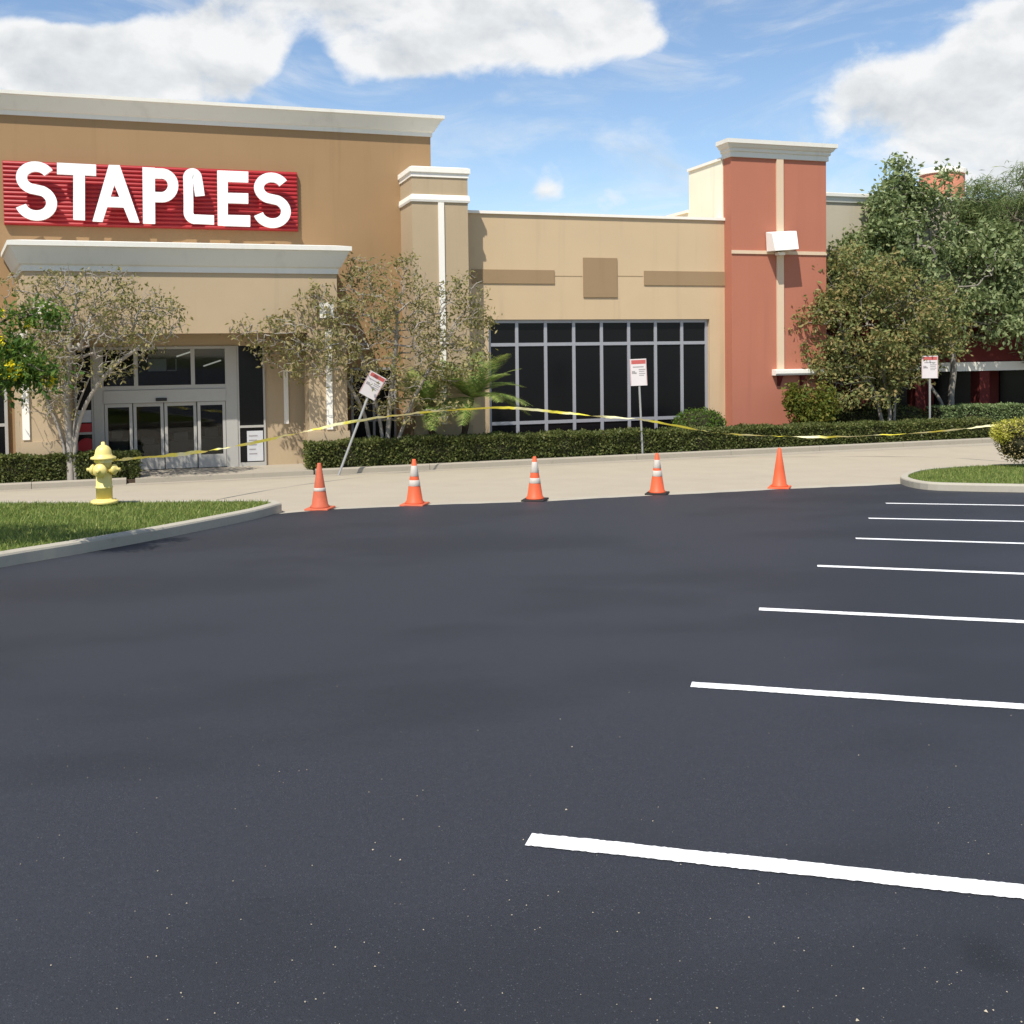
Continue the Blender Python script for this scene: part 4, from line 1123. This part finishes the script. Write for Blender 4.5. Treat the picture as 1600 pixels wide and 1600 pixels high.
# young palms
def palm(base, topx, topy, D, nf, rl, label, seed):
    rng = random.Random(seed); base = Vector(base)
    t = thing('dwarf_palm', base, label, 'palm', 'dwarf palms behind the hedge')
    top = at_depth(topx, topy, D)
    pts = smooth_path([base, base.lerp(top, .45)+Vector((.03 if topx < 700 else -.05, 0, 0)), top], 6)
    m = MB(); m.tube(pts, [.095+.012*(i % 2)-.02*i/len(pts) for i in range(len(pts))], 9); m.build('trunk', M['palmtrunk'], t)
    for k in range(nf):
        az_ = 2*math.pi*k/nf*2.4+rng.uniform(-.25, .25); up = rng.uniform(.15, 1.35); Lf = rl*rng.uniform(.8, 1.1)
        d = Vector((math.cos(az_), math.sin(az_), 0)); m = MB(); P = []
        for i in range(11):
            s = i/10; P.append(top+d*(Lf*s*math.cos(up*.75*(1-s*.3)))+Vector((0, 0, Lf*(math.sin(up)*s-.66*s*s*(.5+.3*(1.35-up))))))
        m.tube(P, [.011*(1-.8*i/10) for i in range(11)], 4, False)
        for i in range(2, 41):
            s = i/41; f = s*10; j = min(int(f), 9); p = P[j].lerp(P[j+1], f-j); tg = (P[j+1]-P[j]).normalized()
            sd_ = tg.cross(Vector((0, 0, 1)));
            if sd_.length < 1e-3: continue
            sd_.normalize(); nu = sd_.cross(tg); ll = Lf*.30*math.sin(math.pi*min(s*.85+.12, 1))+.05
            for sg in (-1, 1):
                e = p+(sd_*sg*.8+tg*.62+nu*.16).normalized()*ll*rng.uniform(.85, 1.1)+Vector((0, 0, -ll*.22)); w = tg*.017
                m.add([p-w, p+w, e], [(0, 1, 2)])
        m.build('frond', M['palm'], t)
b = on_y(683, 712, 28.75); b.z = -.02; D = (b-CAM).dot(FWD)
palm(b, 664, 632, D-.1, 20, 1.55, 'dwarf palm leaning left behind the hedge under the myrtle', 21)
b = on_y(722, 712, 28.7); b.z = -.02; D = (b-CAM).dot(FWD)
palm(b, 737, 622, D-.2, 28, 1.85, 'dwarf palm with full green fronds beside the dark window', 22)

# hedges
def hedge(name, label, x0, x1, y0, y1, h0, h1, mat, n, seed, size=.075, zb=-.02):
    rng = np.random.default_rng(seed)
    t = thing(name, ((x0+x1)/2, (y0+y1)/2, zb), label, 'hedge')
    k = max(int((x1-x0)/.5), 2); xs = np.linspace(x0, x1, k+1); m = MB()
    prof = lambda x: lerp(h0, h1, (x-x0)/(x1-x0))
    vs = []
    for x in xs:
        h = prof(x)+rng.normal()*.012-.05; a = .07
        vs += [(x, y0+a+.05, zb), (x, y0+a, h*.5), (x, y0+a+.03, h-.05), (x, y0+a+.1, h), (x, y1-a-.1, h), (x, y1-a, h-.06), (x, y1-a, zb)]
    fs = [(i*7+j, (i+1)*7+j, (i+1)*7+j+1, i*7+j+1) for i in range(k) for j in range(6)]+[tuple(range(7)), tuple(k*7+j for j in range(7))]
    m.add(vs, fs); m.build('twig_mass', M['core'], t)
    W = y1-y0; pts = []
    for i in range(n):
        x = rng.uniform(x0, x1); h = prof(x); g = .025*math.sin(x*3.1+seed)+.02*math.sin(x*7.3)
        u = rng.uniform(0, h*1.5+W)
        if u < h*1.15: p = (x, y0+.03+abs(rng.normal())*.05+g, rng.uniform(.02, h))
        elif u < h*1.15+W: p = (x, rng.uniform(y0, y1), h-abs(rng.normal())*.045+g)
        else: p = (x, y1-.03, rng.uniform(.1, h))
        pts.append(p)
    for i in range(int(n*.05)):
        xe = x0 if i % 2 else x1; pts.append((xe+rng.normal()*.04, rng.uniform(y0, y1), rng.uniform(.03, prof(xe))))
    pts = np.array(pts); pts[:, 2] += zb
    leaf_obj('foliage', pts, mat, t, size, seed, .0, .55); return t
hx0, hx1 = X(486, KY+.3, 720), X(1549, KY+.3, 680)
hedge('clipped_hedge', 'long low clipped hedge along the drive from portico to the right', hx0, hx1, KY+.24, KY+1.15, .72, .60, M['hedge'], 52000, 31, .085)
hedge('clipped_hedge', 'short low hedge in front of the left portico pier', X(0, KY+.3, 740)-6, X(213, KY+.3, 735), KY+.22, KY+.62, .66, .66, M['hedge'], 20000, 32, .08)
a = on_y(1462, 660, 29.6); c = on_y(1592, 660, 29.6)
hedge('clipped_hedge', 'pale green clipped hedge behind the long hedge at right', a.x, c.x, 29.3, 30.1, .95, .95, M['hedgepale'], 9000, 33, .07)

def bush(name, label, spec, n, size, mat, seed, zmin=.02, shell=.72, core=True, base=None, cat='bush', extra=None):
    rng = np.random.default_rng(seed); ells, rgt, fw = ellipsoids(spec)
    b = base if base is not None else Vector(ells[0][0]); 
    if base is None: b = Vector((b.x, b.y, -.02))
    t = thing(name, b, label, cat)
    if core:
        m = MB()
        for e in ells:
            c = Vector(e[0]); vs = []; fs = []; nu, nv = 14, 8
            for j in range(nv+1):
                th = math.pi*j/nv
                for i in range(nu):
                    ph = 2*math.pi*i/nu; k = .8+rng.normal()*.03
                    p = c+Vector(rgt)*math.cos(ph)*math.sin(th)*e[1]*k+Vector(fw)*math.sin(ph)*math.sin(th)*e[3]*k+Vector((0, 0, 1))*math.cos(th)*e[2]*k
                    vs.append((p.x, p.y, max(p.z, zmin-.05)))
            for j in range(nv):
                for i in range(nu): fs.append((j*nu+i, j*nu+(i+1) % nu, (j+1)*nu+(i+1) % nu, (j+1)*nu+i))
            m.add(vs, fs)
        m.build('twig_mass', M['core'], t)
    pts = sample(ells, rgt, fw, n, rng, shell, zmin=zmin); leaf_obj('foliage', pts, mat, t, size, seed, .1, .55)
    if extra:
        for (nm, sp, n2, mt, sz) in extra:
            e2, r2, f2 = ellipsoids(sp); leaf_obj(nm, sample(e2, r2, f2, n2, rng, .6, zmin=zmin), mt, t, sz, seed+3, .1, .5)
    return t
D = (on_y(1092, 660, 28.9)-CAM).dot(FWD)
bush('round_bush', 'rounded green bush below the right end of the window wall', [(1091, 662, 41, 26, D, .7, 1), (1075, 668, 26, 20, D, .6, .5), (1112, 664, 24, 22, D, .6, .5)], 5200, .07, M['bush'], 41)
D = (on_y(1268, 650, 28.9)-CAM).dot(FWD)
bush('croton_shrub', 'loose yellow green shrub at the foot of the red tower', [(1255, 640, 26, 38, D, .5, 1), (1288, 634, 24, 38, D, .5, 1), (1240, 622, 18, 28, D, .4, .6), (1270, 660, 32, 22, D, .5, .7)], 3600, .13, M['croton'], 42, core=False, shell=.25)
bb = lot(1592, 730, .12); D = (bb-CAM).dot(FWD)
bush('island_bush', 'yellow topped twiggy bush on the right island', [(1594, 690, 38, 34, D, .7, 1), (1600, 672, 46, 16, D, .75, 1)], 2600, .055, M['drytwig'], 43, zmin=bb.z+.05, base=bb, core=True, shell=.8,
     extra=[('new_leaves', [(1600, 670, 50, 16, D, .8, 1), (1568, 680, 18, 14, D, .4, .4)], 4200, M['bushyellow'], .06)])
# dark shrubs under the trees
D = (on_y(1430, 650, 30.2)-CAM).dot(FWD)
bush('shade_shrub', 'dark shrub in the shade left of the white sign post', [(1345, 655, 55, 24, D, .6, 1), (1410, 655, 45, 22, D, .6, 1)], 4200, .09, M['hedge'], 44)
